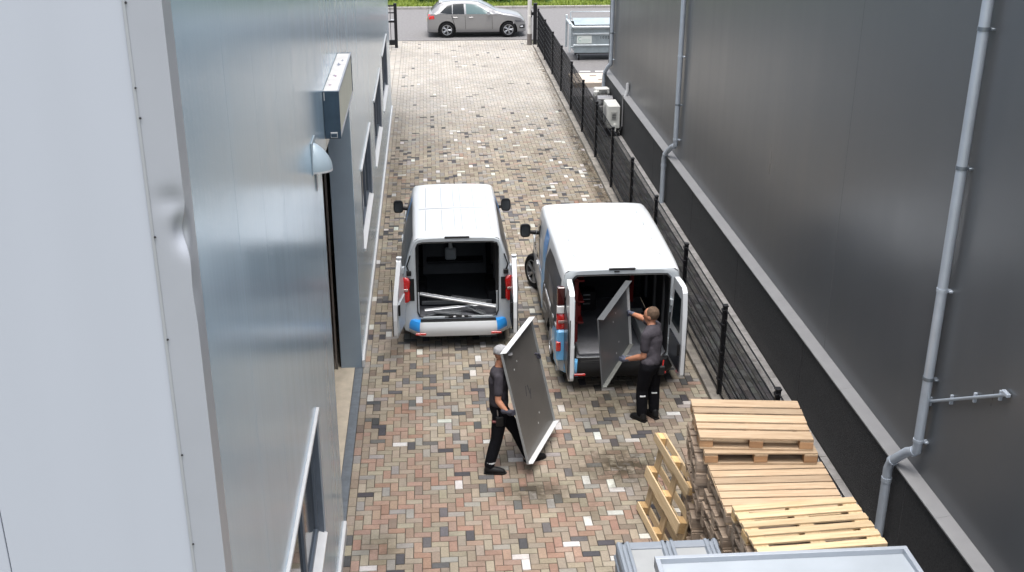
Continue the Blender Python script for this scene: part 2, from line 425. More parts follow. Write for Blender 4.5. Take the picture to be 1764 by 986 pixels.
# heavier end post with latch bracket where the gate closes
GP = thing('gate_post', 'thick black gate post at the far end of the mesh fence', 'post', (4.18, 44.75, 0))
MB().cbox(-.07, .07, -.07, .07, 0, 1.62, .006).build('shaft', M_black, GP)
MB().cbox(-.08, .08, -.08, .08, 1.62, 1.645, .008).build('cap', M_black, GP)
MB().cbox(-.16, -.07, -.03, .03, 1.18, 1.3, .006).cbox(-.16, -.13, -.03, .03, 1.1, 1.36, .006).build('latch_keep', M_black, GP)
MB().cbox(-.12, .12, -.12, .12, -.01, .03, .01).build('base_plate', M_conc, GP)
# left gate leaf
GA = thing('metal_gate', 'black steel gate leaf standing open beyond the silver hall corner', 'gate', (-1.28, 44.5, 0))
MB().cbox(-.06, .06, -.06, .06, 0, 1.72, .006).build('gate_post', M_black, GA)
for zz, t in ((1.62, .03), (1.36, .02), (1.02, .035)): MB().cbox(-2.6, -.06, -.025, .025, zz - t, zz + t, .004).build('rail', M_black, GA)
MB().cbox(-2.6, -.06, -.04, .04, .12, .32, .006).build('bottom_beam', M_black, GA)
br = MB().box(-.011, .011, -.011, .011, .32, 1.62).mesh('bar', M_black)
for i in range(17): inst('bar', br, GA, (-.2 - i * .14, 0, 0))
MB().cbox(-.2, -.06, -.05, .05, 1.06, 1.10, .004).build('lock_plate', mat('galv', (.45, .47, .5), .45, .7, var=.15, vscale=8), GA)
MB().cbox(-.16, .16, -.16, .16, -.02, .012, .01).build('footing', M_conc, GA)
# tall pale pole
PO = thing('pole', 'tall pale grey pole with a dark sleeve at its foot beside the gate post', 'pole', (3.98, 44.95, 0))
M_pole = mat('pole_paint', (.62, .60, .57), .6, var=.1, vscale=4, bump=.1)
MB().tube([(0, 0, .42), (0, 0, 3.2), (0, 0, 7.2)], [.085, .08, .06], 18, caps=True).build('shaft', M_pole, PO, smooth=40)
MB().tube([(0, 0, -.02), (0, 0, .43)], .098, 18).build('sleeve', mat('sleeve', (.16, .14, .13), .8, var=.25, vscale=8), PO, smooth=40)
MB().cbox(-.045, .045, -.1, -.06, .75, 1.15, .008).build('hatch', M_pole, PO)
ar = MB().tube([(0, 0, 7.2), (0, .1, 7.6), (0, .5, 7.9), (0, 1.2, 8.0)], .035, 10).build('arm', M_pole, PO, smooth=40)
MB().cbox(-.13, .13, 1.15, 1.75, 7.93, 8.04, .03).build('lamp_head', M_pole, ar)

# ================================================================== LEFT HALL (silver sheet cladding)
M_left = cladding_mat('silver_cladding', (.44, .58, .69), .20, .34, 1, .10, .05, .05, spec=.7)
M_front = cladding_mat('pale_panel', (.425, .455, .51), .42, 0., 0, .35, .02, .035)
M_flash = mat('flashing', (.36, .38, .42), .38, .1, var=.03, vscale=2)
M_flashs = mat('flashing_return', (.40, .42, .45), .35, .3, var=.04, vscale=2)
M_white = mat('white_trim', (.55, .555, .56), .45, var=.04, vscale=6)
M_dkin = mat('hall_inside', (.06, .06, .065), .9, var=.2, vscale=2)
M_glass = mat('dark_glass', (.010, .014, .017), .08, 0., spec=.35)
M_wframe = mat('window_frame', (.10, .12, .15), .4, var=.1, vscale=8)
M_blue = mat('bluegrey_reveal', (.27, .34, .41), .42, .2, var=.05, vscale=2)
HL = 8.7
LH = thing('silver_hall', 'silver sheet metal hall with pale end wall along the left of the alley', 'building', (XL, 5.2, 0))
def lb(mb, name, m, parent=LH, **k): return mb.build(name, m, parent, world=True, **k)
windows = [(6.6, 9.8), (18.15, 21.3), (23.2, 26.6), (28.2, 31.35)]
DY0, DY1, DZ = 11.8, 16.3, 4.62
ZS, ZT = 1.32, 2.72
def wall_panel(y0, y1, z0, z1): lb(MB().cbox(XL - .1, XL, y0 + .0006, y1 - .0006, z0, z1, .0012), 'wall_panel', M_left)
cuts = [5.36]
for a, b in ((6.6, 9.8), (DY0, DY1), (18.15, 21.3), (23.2, 26.6), (28.2, 31.35)): cuts += [a, b]
cuts.append(Y_END)
for a, b in zip(cuts[:-1], cuts[1:]):
    k = max(1, round((b - a) / 1.12)); e = np.linspace(a, b, k + 1)
    for y0, y1 in zip(e[:-1], e[1:]):
        if (a, b) in windows: wall_panel(y0, y1, .1, ZS); wall_panel(y0, y1, ZT, HL)
        elif (a, b) == (DY0, DY1): wall_panel(y0, y1, DZ, HL)
        else: wall_panel(y0, y1, .1, HL)
# white footing strip
lb(MB().cbox(XL - .02, XL + .035, 5.4, DY0, 0, .13, .006), 'footing_strip', M_white)
lb(MB().cbox(XL - .02, XL + .035, DY1, Y_END, 0, .13, .006), 'footing_strip', M_white)
# end wall facing the camera
for a, b in ((-1.30, -2.31), (-2.31, -3.35), (-3.35, -4.4), (-4.4, -5.45), (-5.45, -6.5), (-6.5, -9.0)):
    lb(MB().cbox(b + .0025, a - .0025, 5.2, 5.3, 0, HL, .003), 'end_panel', M_front)
# corner flashing with a dent
def flash_pt(u, z):
    """u in metres across the folded sheet: 0 = edge on the end wall, .155 = corner, .33 = edge on the side wall"""
    if u < .155: p = Vector((-1.337 + u, 5.192, z))
    else: p = Vector((-1.337 + .155 + .004, 5.192 + (u - .155), z))
    d = math.exp(-((z - 6.20) / .085) ** 2) * math.exp(-((u - .15) / .05) ** 2)
    d2 = math.exp(-((z - 6.36) / .05) ** 2) * math.exp(-((u - .10) / .06) ** 2)
    p += Vector((-.035, .045, 0)) * d + Vector((0, .018, 0)) * d2
    p.x -= .012 * math.exp(-((z - 5.9) / .12) ** 2) * math.exp(-((u - .2) / .06) ** 2)
    return p
us = [-.0001, 0, .03, .06, .09, .11, .125, .14, .15, .155, .16, .17, .185, .21, .25, .29, .33]
zs = sorted(set([0, 1, 2, 3, 3.6, 4.2, 4.8, 5.3, 5.6] + [5.7 + .03 * i for i in range(33)] + [6.8, 7.2, 7.8, HL]))
G = [[(flash_pt(u, z) + (Vector((0, .009, 0)) if u < 0 else Vector((0, 0, 0)))) for u in us] for z in zs]
fl = MB().grid(G)
for i, f in enumerate(fl.f):
    if i % (len(us) - 1) >= 9: fl.m[i] = 1
FL = lb(fl, 'corner_flashing', [M_flash, M_flashs], smooth=50)
lb(MB().cbox(-1.352, -1.335, 5.188, 5.2, 0, HL, .003), 'flashing_lip', M_flashs, FL)
M_screw = mat('screw', (.05, .05, .055), .4, .6)
for z in (7.28, 6.76, 6.18, 5.64, 4.98, 4.43, 3.8, 3.2):
    lb(MB().lathe([(0, -.005), (.0045, -.005), (.006, 0)], 10, 'y', (-1.333, 5.187, z)), 'screw', M_screw, FL)
lb(MB().lathe([(0, -.005), (.004, -.005), (.005, 0)], 8, 'y', (-1.337, 5.187, 6.90)), 'screw', M_screw, FL)
# shell that keeps the inside dark
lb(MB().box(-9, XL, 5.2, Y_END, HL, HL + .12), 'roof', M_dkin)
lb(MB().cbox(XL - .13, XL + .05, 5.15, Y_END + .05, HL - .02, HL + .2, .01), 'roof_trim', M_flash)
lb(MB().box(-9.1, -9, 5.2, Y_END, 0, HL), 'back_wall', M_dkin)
lb(MB().cbox(-9, XL - .002, Y_END - .1, Y_END, 0, HL, .004), 'far_wall', M_left)
lb(MB().box(-9, -1.315, 5.3, Y_END - .1, -.05, .002), 'hall_floor', mat('threshold', (.48, .42, .33), .8, var=.15, vscale=5, bump=.15))
lb(MB().cbox(-1.31, XL + .006, DY0, DY1, -.04, .006, .004), 'drain_channel', mat('drain', (.16, .18, .20), .5, .3, var=.2, vscale=10))
# doorway lining: far reveal faces the camera
lb(MB().cbox(XL - .34, XL - .003, DY1, DY1 + .1, 0, DZ, .004), 'door_reveal', M_blue)
lb(MB().cbox(XL - .34, XL - .102, DY0 - .1, DY0, 0, DZ, .004), 'door_reveal', M_blue)
lb(MB().cbox(XL - .34, XL - .102, DY0, DY1, DZ - .003, DZ + .1, .004), 'door_lintel', M_blue)
M_rail = mat('guide_rail', (.17, .16, .155), .4, .7, var=.2, vscale=9)
for dx in (0, .05): lb(MB().cbox(XL - .42 - dx, XL - .39 - dx, DY1 - .05, DY1 + .0, .0, DZ, .003), 'guide_rail', M_rail)
lb(MB().lathe([(0, DY0 + .01), (.24, DY0 + .01), (.24, DY1 - .01), (0, DY1 - .01)], 24, 'y', (XL - .62, 0, DZ + .1)), 'door_roll', M_rail, smooth=40)
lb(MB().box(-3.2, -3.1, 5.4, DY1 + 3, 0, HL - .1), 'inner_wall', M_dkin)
# windows
for wi, (a, b) in enumerate(windows):
    wx = XL - .085
    w = lb(MB().cbox(wx - .03, XL - .001, a, b, ZT - .02, ZT + .0, .002).cbox(wx - .03, XL - .001, a, a + .02, ZS, ZT - .02, .002).cbox(wx - .03, XL - .001, b - .02, b, ZS, ZT - .02, .002)
           .cbox(wx - .03, wx + .03, a + .02, b - .02, ZT - .1, ZT - .02, .004).cbox(wx - .03, wx + .03, a + .02, b - .02, ZS + .03, ZS + .11, .004), 'window', M_wframe)
    lb(MB().cbox(XL - .002, XL + .03, a - .04, b + .04, ZT - .005, ZT + .035, .004), 'head_flashing', M_white, w)
    lb(MB().cbox(XL - .002, XL + .018, b, b + .04, ZS - .02, ZT - .006, .003), 'side_trim', M_flashs, w)
    S = MB(); S.add([(wx + .02, a, ZS + .05), (XL + .03, a, ZS + .015), (XL + .03, b, ZS + .015), (wx + .02, b, ZS + .05), (wx + .02, a, ZS - .03), (XL + .03, a, ZS - .02), (XL + .03, b, ZS - .02), (wx + .02, b, ZS - .03)],
                    [(0, 1, 2, 3), (4, 7, 6, 5), (0, 4, 5, 1), (1, 5, 6, 2), (2, 6, 7, 3), (3, 7, 4, 0)])
    lb(S, 'sill', M_white, w)
    n_p = 3; e = np.linspace(a + .02, b - .02, n_p + 1)
    for k in range(n_p):
        lb(MB().box(wx - .006, wx + .006, e[k] + .02, e[k + 1] - .02, ZS + .11, ZT - .1), 'pane', M_glass, w)
        for m0, m1 in ((e[k], e[k] + .055), (e[k + 1] - .055, e[k + 1] - .001)): lb(MB().cbox(wx - .028, wx + .032, m0, m1, ZS + .11, ZT - .1, .004), 'mullion', M_wframe, w)
    lb(MB().box(wx - .5, wx - .45, a, b, ZS - .1, ZT + .1), 'blind', M_dkin, w)
# light box sign over the doorway
SG = thing('light_box_sign', 'weathered light box sign with dark end cap above the roller doorway', 'sign', (XL, 12.4, 4.75))
M_signtop = mat('sign_top', (.62, .60, .58), .7, var=.05, vscale=6, col2=(.72, .71, .68))
M_signface = mat('sign_face', (.60, .60, .50), .5, var=.06, vscale=3)
M_navy = mat('sign_end', (.045, .075, .11), .4, .2, var=.2, vscale=6)
sx0, sx1, sy0, sy1, sz0, sz1 = XL + .003, XL + .175, 12.41, 14.7, 4.78, 5.30
MB().cbox(sx0, sx1 - .012, sy0 + .02, sy1 - .02, sz0, sz1, .006).build('housing', M_signtop, SG, world=True)
MB().cbox(sx1 - .012, sx1, sy0 + .05, sy1 - .05, sz0 + .03, sz1 - .03, .003).build('sign_face', M_signface, SG, world=True)
for y0, y1 in ((sy0 - .01, sy0 + .02), (sy1 - .02, sy1 + .01)): MB().cbox(sx0, sx1 + .006, y0, y1, sz0 - .012, sz1 + .006, .004).build('end_cap', M_navy, SG, world=True)
for z0 in (sz0 - .006, sz1 - .03): MB().cbox(sx1 - .014, sx1 + .006, sy0 + .02, sy1 - .02, z0, z0 + .036, .003).build('edge_trim', M_flash, SG, world=True)
MB().cbox(sx0 + .065, sx0 + .14, sy0 - .022, sy0 - .01, sz0 + .0, sz0 + .065, .003).build('type_plate', M_white, SG, world=True)
MB().cbox(sx0 + .07, sx0 + .135, sy0 - .026, sy0 - .022, sz0 + .01, sz0 + .05, .001).build('plate_print', M_navy, SG, world=True)
MB().cbox(sx0 + .01, sx0 + .02, sy0 - .014, sy0 - .01, sz1 - .1, sz1 - .01, .001).build('scuff_strip', M_white, SG, world=True)
M_mark = mat('sign_mark', (.30, .17, .26), .7, var=.3, vscale=30)
M_mark2 = mat('sign_mark_grey', (.22, .24, .30), .7, var=.3, vscale=30)
for i, (y, x, w_, m_) in enumerate([(12.75, .055, .05, M_mark), (13.25, .08, .06, M_mark), (13.95, .07, .08, M_mark2), (14.2, .1, .05, M_mark2), (13.28, .06, .03, M_mark2)]):
    bm_ = MB(); pts = [(math.cos(q) * w_ * (.5 + .3 * math.sin(3 * q + i)), math.sin(q) * w_ * 1.6 * (.6 + .3 * math.cos(2 * q + i))) for q in np.linspace(0, 2 * math.pi, 14)[:-1]]
    bm_.add([(sx0 + x + u * .5, y + v, sz1 + .0015) for u, v in pts], [tuple(range(13))]); bm_.build('faded_print', m_, SG, world=True)
# dome lamp at the door corner
DL = thing('wall_lamp', 'pale blue-grey shell shaped wall lamp at the doorway corner', 'lamp', (XL, 11.05, 4.8))
M_dome = mat('dome_shell', (.36, .44, .49), .4, .1, var=.05, vscale=5)
G = []
for i in range(13):
    t = i / 12.; row = []
    for j in range(17):
        a = math.pi * j / 16
        rr = math.sin(t * math.pi / 2) ** .7
        row.append((XL + .19 * rr * math.sin(a), 11.05 - .15 * rr * math.cos(a), 5.09 - .27 * t))
    G.append(row)
MB().grid(G).build('shade', M_dome, DL, smooth=60, world=True)
MB().prism([(-.15 * math.cos(math.pi * j / 16), .19 * math.sin(math.pi * j / 16)) for j in range(17)], .02, Matrix(((0, 1, 0, XL), (1, 0, 0, 11.05), (0, 0, 1, 4.80), (0, 0, 0, 1)))).build('lens', M_white, DL, world=True)
MB().cbox(XL, XL + .012, 10.88, 11.22, 4.79, 5.12, .004).build('back_plate', M_dome, DL, world=True)
for dy in (.1, .16): MB().tube([(XL + .008, 11.05 + dy, 4.8), (XL + .008, 11.05 + dy, 4.55)], .006, 6).build('conduit', M_white, DL, world=True)
# orange upright of a rack inside the doorway
RK = thing('storage_rack', 'orange steel upright of a rack standing just inside the doorway', 'rack', (-2.1, 14.9, 0))
M_or = mat('orange_paint', (.75, .17, .02), .5, var=.1)
for dx in (-.35, .3): MB().cbox(dx - .04, dx + .04, -.04, .04, .002, 3.2, .004).build('upright', M_or, RK)
for z in (.6, 1.7, 2.8): MB().cbox(-.31, .26, -.03, .03, z, z + .1, .004).build('beam', M_or, RK)

# ================================================================== RIGHT HALL (dark cladding, grit plinth)
M_right = cladding_mat('anthracite_cladding', (.094, .099, .105), .30, 0., 1, .30, .02, .08, spec=.65)
M_plinth = mat('grit_plinth', (.020, .021, .024), .7, var=.5, vscale=45, col2=(.055, .055, .056), bump=1., bscale=110)
M_sill = mat('sill_flashing', (.28, .278, .28), .5, .15, var=.07, vscale=3)
M_pipe = mat('downpipe_zinc', (.48, .53, .59), .42, .35, var=.07, vscale=4)
M_pipec = mat('pipe_clip', (.22, .25, .28), .4, .6)
HR = 9.5
RH = thing('anthracite_hall', 'dark grey clad hall with grit plinth along the right of the alley', 'building', (XC, 5, 0))
def rb(mb, name, m, parent=RH, **k): return mb.build(name, m, parent, world=True, **k)
for a, b in ((3.9, 14.07), (14.07, 24.3), (24.3, Y_END)):
    rb(MB().cbox(XC, XC + .1, a + .0015, b - .0015, 1.14, HR, .003), 'cladding_panel', M_right)
for a, b in ((3.9, 7.0), (7.0, 10.75), (10.75, 14.53), (14.53, 18.2), (18.2, 21.83), (21.83, 26.06), (26.06, 30.3), (30.3, Y_END - .1)):
    rb(MB().cbox(XR, XR + .15, a + .005, b - .005, -.05, 1.12, .006), 'plinth_panel', M_plinth)
for y in (10.75, 14.53, 18.2, 21.83, 26.06, 30.3): rb(MB().box(XR + .006, XR + .02, y - .006, y + .006, 0, 1.12), 'joint_seal', mat('joint_seal', (.16, .16, .165), .7))
y = 3.9
while y < Y_END - .1:
    y1 = min(y + 3.0, Y_END - .02); S = MB()
    S.add([(XR - .035, y, 1.115), (XR - .035, y, 1.135), (XC + .01, y, 1.165), (XC + .01, y, 1.115), (XR - .035, y1 - .003, 1.115), (XR - .035, y1 - .003, 1.135), (XC + .01, y1 - .003, 1.165), (XC + .01, y1 - .003, 1.115)],
          [(0, 1, 2, 3), (4, 7, 6, 5), (0, 4, 5, 1), (1, 5, 6, 2), (2, 6, 7, 3), (3, 7, 4, 0)])
    rb(S, 'sill_flashing', M_sill); y = y1
rb(MB().box(XC + .1, 16, Y_END - .12, Y_END, 0, HR), 'far_wall', M_right)
rb(MB().box(XC, 16, 3.9, Y_END, HR, HR + .1), 'roof', M_dkin)
rb(MB().cbox(XC - .06, XC + .1, 3.9, Y_END + .03, HR - .1, HR + .15, .01), 'roof_trim', M_right)
rb(MB().cbox(XC - .02, XC + .12, Y_END - .02, Y_END + .06, 1.23, HR, .006), 'corner_trim', mat('corner_trim', (.12, .13, .145), .4, .3))
def downpipe(yu, yl, ztop, r=.055):
    """upper run on the cladding at yu, offset bend over the sill, lower run on the plinth at yl"""
    xu, xl = XC - r - .03, XR - r - .03
    pts = [(xu, yu, ztop), (xu, yu, 1.62)]
    A, B = Vector((xu, yu, 1.55)), Vector((xl, yl, 1.13))
    for t in (.0, .33, .66, 1): pts.append(tuple(A.lerp(A + Vector((0, 0, -.06)), 1) if t == 0 else A.lerp(B, .1 + .8 * t)))
    pts += [(xl, yl, 1.05), (xl, yl, .9), (xl, yl, .0)]
    p = rb(MB().tube(pts, r, 18), 'downpipe', M_pipe, smooth=50)
    for z in (1.62, 2.4, 3.45, 4.8, 6.2, 7.6):
        if z < ztop: rb(MB().tube([(xu, yu, z - .02), (xu, yu, z + .02)], r + .006, 18).cbox(xu + r - .01, xu + r + .05, yu - .075, yu + .0, z - .012, z + .012, .003), 'pipe_bracket', M_pipe if z in (1.62, 3.45) else M_pipec, p, smooth=40)
    for z in (.9,): rb(MB().tube([(xl, yl, z - .03), (xl, yl, z + .03)], r + .006, 18), 'pipe_collar', M_pipe, p, smooth=40)
    a, b = Vector((xu, yu, 1.5)), Vector((xl, yl, 1.13))
    for t in (.12, .88):
        c = a.lerp(b, t); d = (b - a).normalized() * .022
        rb(MB().tube([c - d, c + d], r + .007, 18), 'pipe_collar', M_pipe, p, smooth=40)
    return p
downpipe(10.72, 11.07, HR); downpipe(23.95, 24.42, HR); downpipe(33.25, 33.6, HR)
# conduit rail fixed diagonally to the cladding
A, B = Vector((XC - .03, 10.86, 2.03)), Vector((XC - .03, 9.22, 2.98))
p = rb(MB().tube([A, B], .018, 10), 'conduit_rail', M_pipe, smooth=40)
rb(MB().cbox(XC - .05, XC - .008, B.y - .03, B.y + .08, B.z - .022, B.z + .018, .006), 'end_shoe', M_pipe, p)
for t in (.08, .36, .64, .92):
    c = A.lerp(B, t); rb(MB().cbox(XC - .036, XC, c.y - .012, c.y + .012, c.z - .055, c.z + .055, .003), 'rail_clip', M_pipe, p)
# white vent pipe over the sill
p = rb(MB().tube([(XR - .03, 30.42, .30), (XR - .03, 30.42, 1.18)], .02, 10), 'vent_pipe', M_sill, smooth=40)
rb(MB().tube([(XR + .02, 30.42, 1.12), (XC - .05, 30.45, 1.30), (XC - .05, 30.46, 1.5)], [.05, .05, .045], 12), 'vent_elbow', M_white, p, smooth=40)

# ---------------------------------------------------------------- air conditioner and gear behind the fence
AC = thing('air_conditioner', 'white outdoor air conditioning unit on a bracket against the dark plinth', 'air conditioner', (5.08, 30.9, 0))
M_ac = mat('ac_white', (.66, .66, .62), .5, var=.05, vscale=6)
MB().cbox(-.18, .17, -.42, .42, .22, .86, .02).build('casing', M_ac, AC)
MB().cbox(-.10, .09, -.428, -.421, .45, .70, .003).build('service_cover', mat('ac_cover', (.50, .50, .47), .5), AC)
for k in range(4): MB().box(-.06, .05, -.436, -.429, .49 + k * .045, .51 + k * .045).build('louvre', mat('ac_dark', (.10, .10, .10), .6), AC)
MB().lathe([(.0, -.19), (.10, -.19), (.24, -.186), (.25, -.181)], 24, 'x', (0, .06, .54)).build('fan_grille', mat('ac_grille', (.25, .25, .25), .6), AC, smooth=40)
MB().cbox(-.02, .06, -.47, -.42, .12, .36, .008).build('valve_box', M_ac, AC)
for dy in (-.3, .3): MB().cbox(-.2, .24, dy - .02, dy + .02, .17, .22, .004).cbox(.2, .24, dy - .02, dy + .02, .0, .17, .004).build('bracket', M_black, AC)
MB().tube([(.02, -.44, .16), (.1, -.5, .1), (.2, -.45, .22), (.24, -.3, .3)], .016, 8).build('refrigerant_pipe', M_black, AC, smooth=50)
MB().cbox(-.2, .2, -.4, .4, .0, .02, .004).build('ground_pad', M_black, AC)
M_gm = mat('grey_casing', (.20, .20, .20), .5, .3, var=.3, vscale=8)
def rotbox(mb, c, s, rz, ry=0, ch=.015):
    M = Matrix.Translation(c) @ Matrix.Rotation(rz, 4, 'Z') @ Matrix.Rotation(ry, 4, 'Y')
    return mb.cbox(-s[0] / 2, s[0] / 2, -s[1] / 2, s[1] / 2, -s[2] / 2, s[2] / 2, ch, M=M)
def casing(label, base, c, s, rz, ry, m):
    t = thing('appliance_casing', label, 'casing', base); rotbox(MB(), c, s, rz, ry).build('shell', m, t)
    for k in range(3): rotbox(MB(), (c[0], c[1] - s[1] / 2 - .004, c[2] - s[2] * .3 + k * s[2] * .25), (s[0] * .7, .012, s[2] * .1), 0, ry, .003).build('vent_slat', M_plain, t)
    return t
M_plain = mat('slat_dark', (.06, .06, .062), .6)
c1 = casing('dark grey metal casing on the ground just behind the air conditioner', (5.04, 32.05, 0), (0, 0, .28), (.4, .5, .56), .06, 0, M_gm)
MB().tube([(-.2, -.26, 0), (-.23, -.26, .45), (-.2, -.1, .58)], .03, 8).build('bent_duct', M_gm, c1, smooth=50)
casing('mid grey casing lying on the dark one behind the air conditioner', (5.05, 32.0, .57), (0, 0, .11), (.44, .38, .2), -.12, .0, mat('casing_mid', (.32, .32, .33), .5, .2, var=.2, vscale=8))
c1 = casing('tall grey casing farthest along the dark plinth', (5.03, 32.75, 0), (0, 0, .35), (.42, .46, .7), -.06, 0, M_gm)
MB().lathe([(0, .0), (.07, 0), (.08, .03), (.08, .1), (.05, .13), (0, .13)], 14, 'z', (-.15, -.14, .70)).build('fan_hub', M_ac, c1, smooth=40)
casing('flat white casing on top of the tall grey one by the plinth', (5.06, 32.8, .705), (0, 0, .085), (.42, .3, .16), .1, 0, M_ac)

# ================================================================== VEHICLES
class Body:
    """half section lofted along y (rear 0 -> nose); arches = [(y, z, r)]"""
    def __init__(s, keys, arches, zlow=.26, zbelt=1.02):
        K = np.array(keys, float); s.s, s.w, s.zt, s.wt = K[:, 0], K[:, 1], K[:, 2], K[:, 3]
        s.arches = arches; s.L = s.s[-1]; s.zlow = zlow; s.zbelt = zbelt
    def _i(s, a, y):
        # smooth (Catmull-Rom style, clamped) interpolation
        x = s.s; i = int(np.clip(np.searchsorted(x, y) - 1, 0, len(x) - 2)); h = x[i + 1] - x[i]; t = (y - x[i]) / h
        def sl(k):
            if k <= 0: return (a[1] - a[0]) / (x[1] - x[0])
            if k >= len(x) - 1: return (a[-1] - a[-2]) / (x[-1] - x[-2])
            d0 = (a[k] - a[k - 1]) / (x[k] - x[k - 1]); d1 = (a[k + 1] - a[k]) / (x[k + 1] - x[k])
            return 0 if d0 * d1 <= 0 else 2 * d0 * d1 / (d0 + d1)
        m0, m1 = sl(i) * h, sl(i + 1) * h
        return (2 * t ** 3 - 3 * t ** 2 + 1) * a[i] + (t ** 3 - 2 * t ** 2 + t) * m0 + (-2 * t ** 3 + 3 * t ** 2) * a[i + 1] + (t ** 3 - t ** 2) * m1
    def sec(s, y):
        w, zt, wt = s._i(s.w, y), s._i(s.zt, y), s._i(s.wt, y)
        zb = min(s.zbelt, zt - .10); k = (zb - s.zlow) / (s.zbelt - s.zlow); z0 = s.zlow
        low = [(w * .90, z0), (w * .955, z0 + .03 * k), (w * .982, z0 + .12 * k), (w * .995, z0 + .3 * k), (w, z0 + .5 * k), (w * .997, z0 + .75 * k), (w * .98, zb)]
        ex, ez = wt + .03, zt - min(.085, (zt - zb) * .5); bx = low[-1][0]
        up = [(lerp(bx, ex, t) + .02 * math.sin(math.pi * t), lerp(zb, ez, t)) for t in (.2, .4, .6, .8, 1.)]
        d = zt - ez
        top = [(wt + .012, zt - d * .5), (wt - .03, zt - d * .16), (wt - .12, zt - .003), (wt * .66, zt + .008), (wt * .33, zt + .014), (0, zt + .016)]
        return low + up + top
    def side(s, y, z):
        P = s.sec(y)[:14]
        zs = [p[1] for p in P]; xs = [p[0] for p in P]
        return float(np.interp(z, zs, xs))
    def top(s, y, x):
        P = s.sec(y)[10:][::-1]
        return float(np.interp(abs(x), [p[0] for p in P], [p[1] for p in P]))
    def shell(s, name, m, parent, y0=0.):
        ys = set(np.round(np.arange(y0, s.L, .04), 4)) | {y0, s.L} | set(s.s[s.s >= y0])
        for a, _, r in s.arches: ys |= set(np.round(a + r * np.sin(np.linspace(-math.pi / 2, math.pi / 2, 19)), 4)) | {a - r - .004, a + r + .004}
        ys = sorted(y for y in ys if y0 <= y <= s.L); G = []
        for y in ys:
            zl = 0
            for a, az, r in s.arches:
                if abs(y - a) < r: zl = max(zl, az + math.sqrt(max(0, r * r - (y - a) ** 2)))
            P = [((s.side(y, zl), zl) if z < zl else (x, z)) for x, z in s.sec(y)]
            G.append([(x, y, z) for x, z in P] + [(-x, y, z) for x, z in P[-2::-1]])
        b = MB().grid(G, flip=True)
        n = len(G[0]); o = (len(G) - 1) * n; b.add([], [])
        b.f.append(tuple(range(o, o + n))); b.m.append(0)
        return b.build(name, m, parent, smooth=38, fixn=False)
    def patch(s, bot, top, side, off=.004, rows=6, cols=10):
        """curved skin panel on the body side between two polylines of (y,z)"""
        def rs(pl, t):
            pl = np.array(pl, float); d = np.r_[0, np.cumsum(np.linalg.norm(np.diff(pl, axis=0), axis=1))]; d /= d[-1]
            return np.interp(t, d, pl[:, 0]), np.interp(t, d, pl[:, 1])
        G = []
        for i in range(rows + 1):
            r_ = []
            for j in range(cols + 1):
                a, b = rs(bot, j / cols), rs(top, j / cols); y, z = lerp(a[0], b[0], i / rows), lerp(a[1], b[1], i / rows)
                x = s.side(y, z); dz = (s.side(y, z + .01) - s.side(y, z - .01)) / .02; nn = math.hypot(1, dz)
                r_.append((side * (x + off / nn), y, z - off * dz / nn))
            G.append(r_)
        return MB().grid(G, flip=side < 0)
    def tpatch(s, y0, y1, x0, x1, off=.004, ny=10, nx=8):
        f0 = x0 if callable(x0) else (lambda y: x0); f1 = x1 if callable(x1) else (lambda y: x1)
        G = []
        for i in range(ny + 1):
            y = lerp(y0, y1, i / ny); G.append([(x, y + off * .3, s.top(y, x) + off) for x in np.linspace(f0(y), f1(y), nx + 1)])
        return MB().grid(G)

M_tyre = mat('tyre', (.010, .010, .011), .85, spec=.2, var=.3, vscale=20, bump=.3)
M_rim = mat('alloy', (.42, .43, .45), .35, .8, var=.08, vscale=10)
M_rimd = mat('rim_dark', (.05, .05, .055), .5, .3)
M_vanw = mat('van_white', (.60, .62, .64), .30, 0., coat=.5, var=.015, vscale=2)
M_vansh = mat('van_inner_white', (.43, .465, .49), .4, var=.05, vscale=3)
M_plast = mat('black_plastic', (.010, .010, .011), .55, spec=.3, var=.2, vscale=12)
M_rubber = mat('seal_rubber', (.010, .010, .011), .7)
M_red = mat('lamp_red', (.55, .012, .012), .12, coat=1.)
M_redd = mat('lamp_red_dark', (.05, .003, .004), .12, coat=1.)
M_clear = mat('lamp_clear', (.75, .75, .76), .12, coat=.6)
M_lblue = mat('livery_blue', (.03, .30, .78), .3, coat=.4)
M_lsky = mat('livery_sky', (.16, .46, .80), .3, coat=.4, var=.15, vscale=3)
M_ldark = mat('livery_dark', (.018, .021, .029), .35, coat=.12, spec=.35, var=.5, vscale=5)
M_lgrey = mat('livery_grey', (.10, .11, .135), .3, coat=.4, var=.4, vscale=6)
M_liner = mat('cargo_liner', (.018, .019, .022), .75, spec=.2, var=.3, vscale=5)
M_cfloor = mat('cargo_floor', (.12, .125, .14), .55, var=.3, vscale=6, bump=.15)

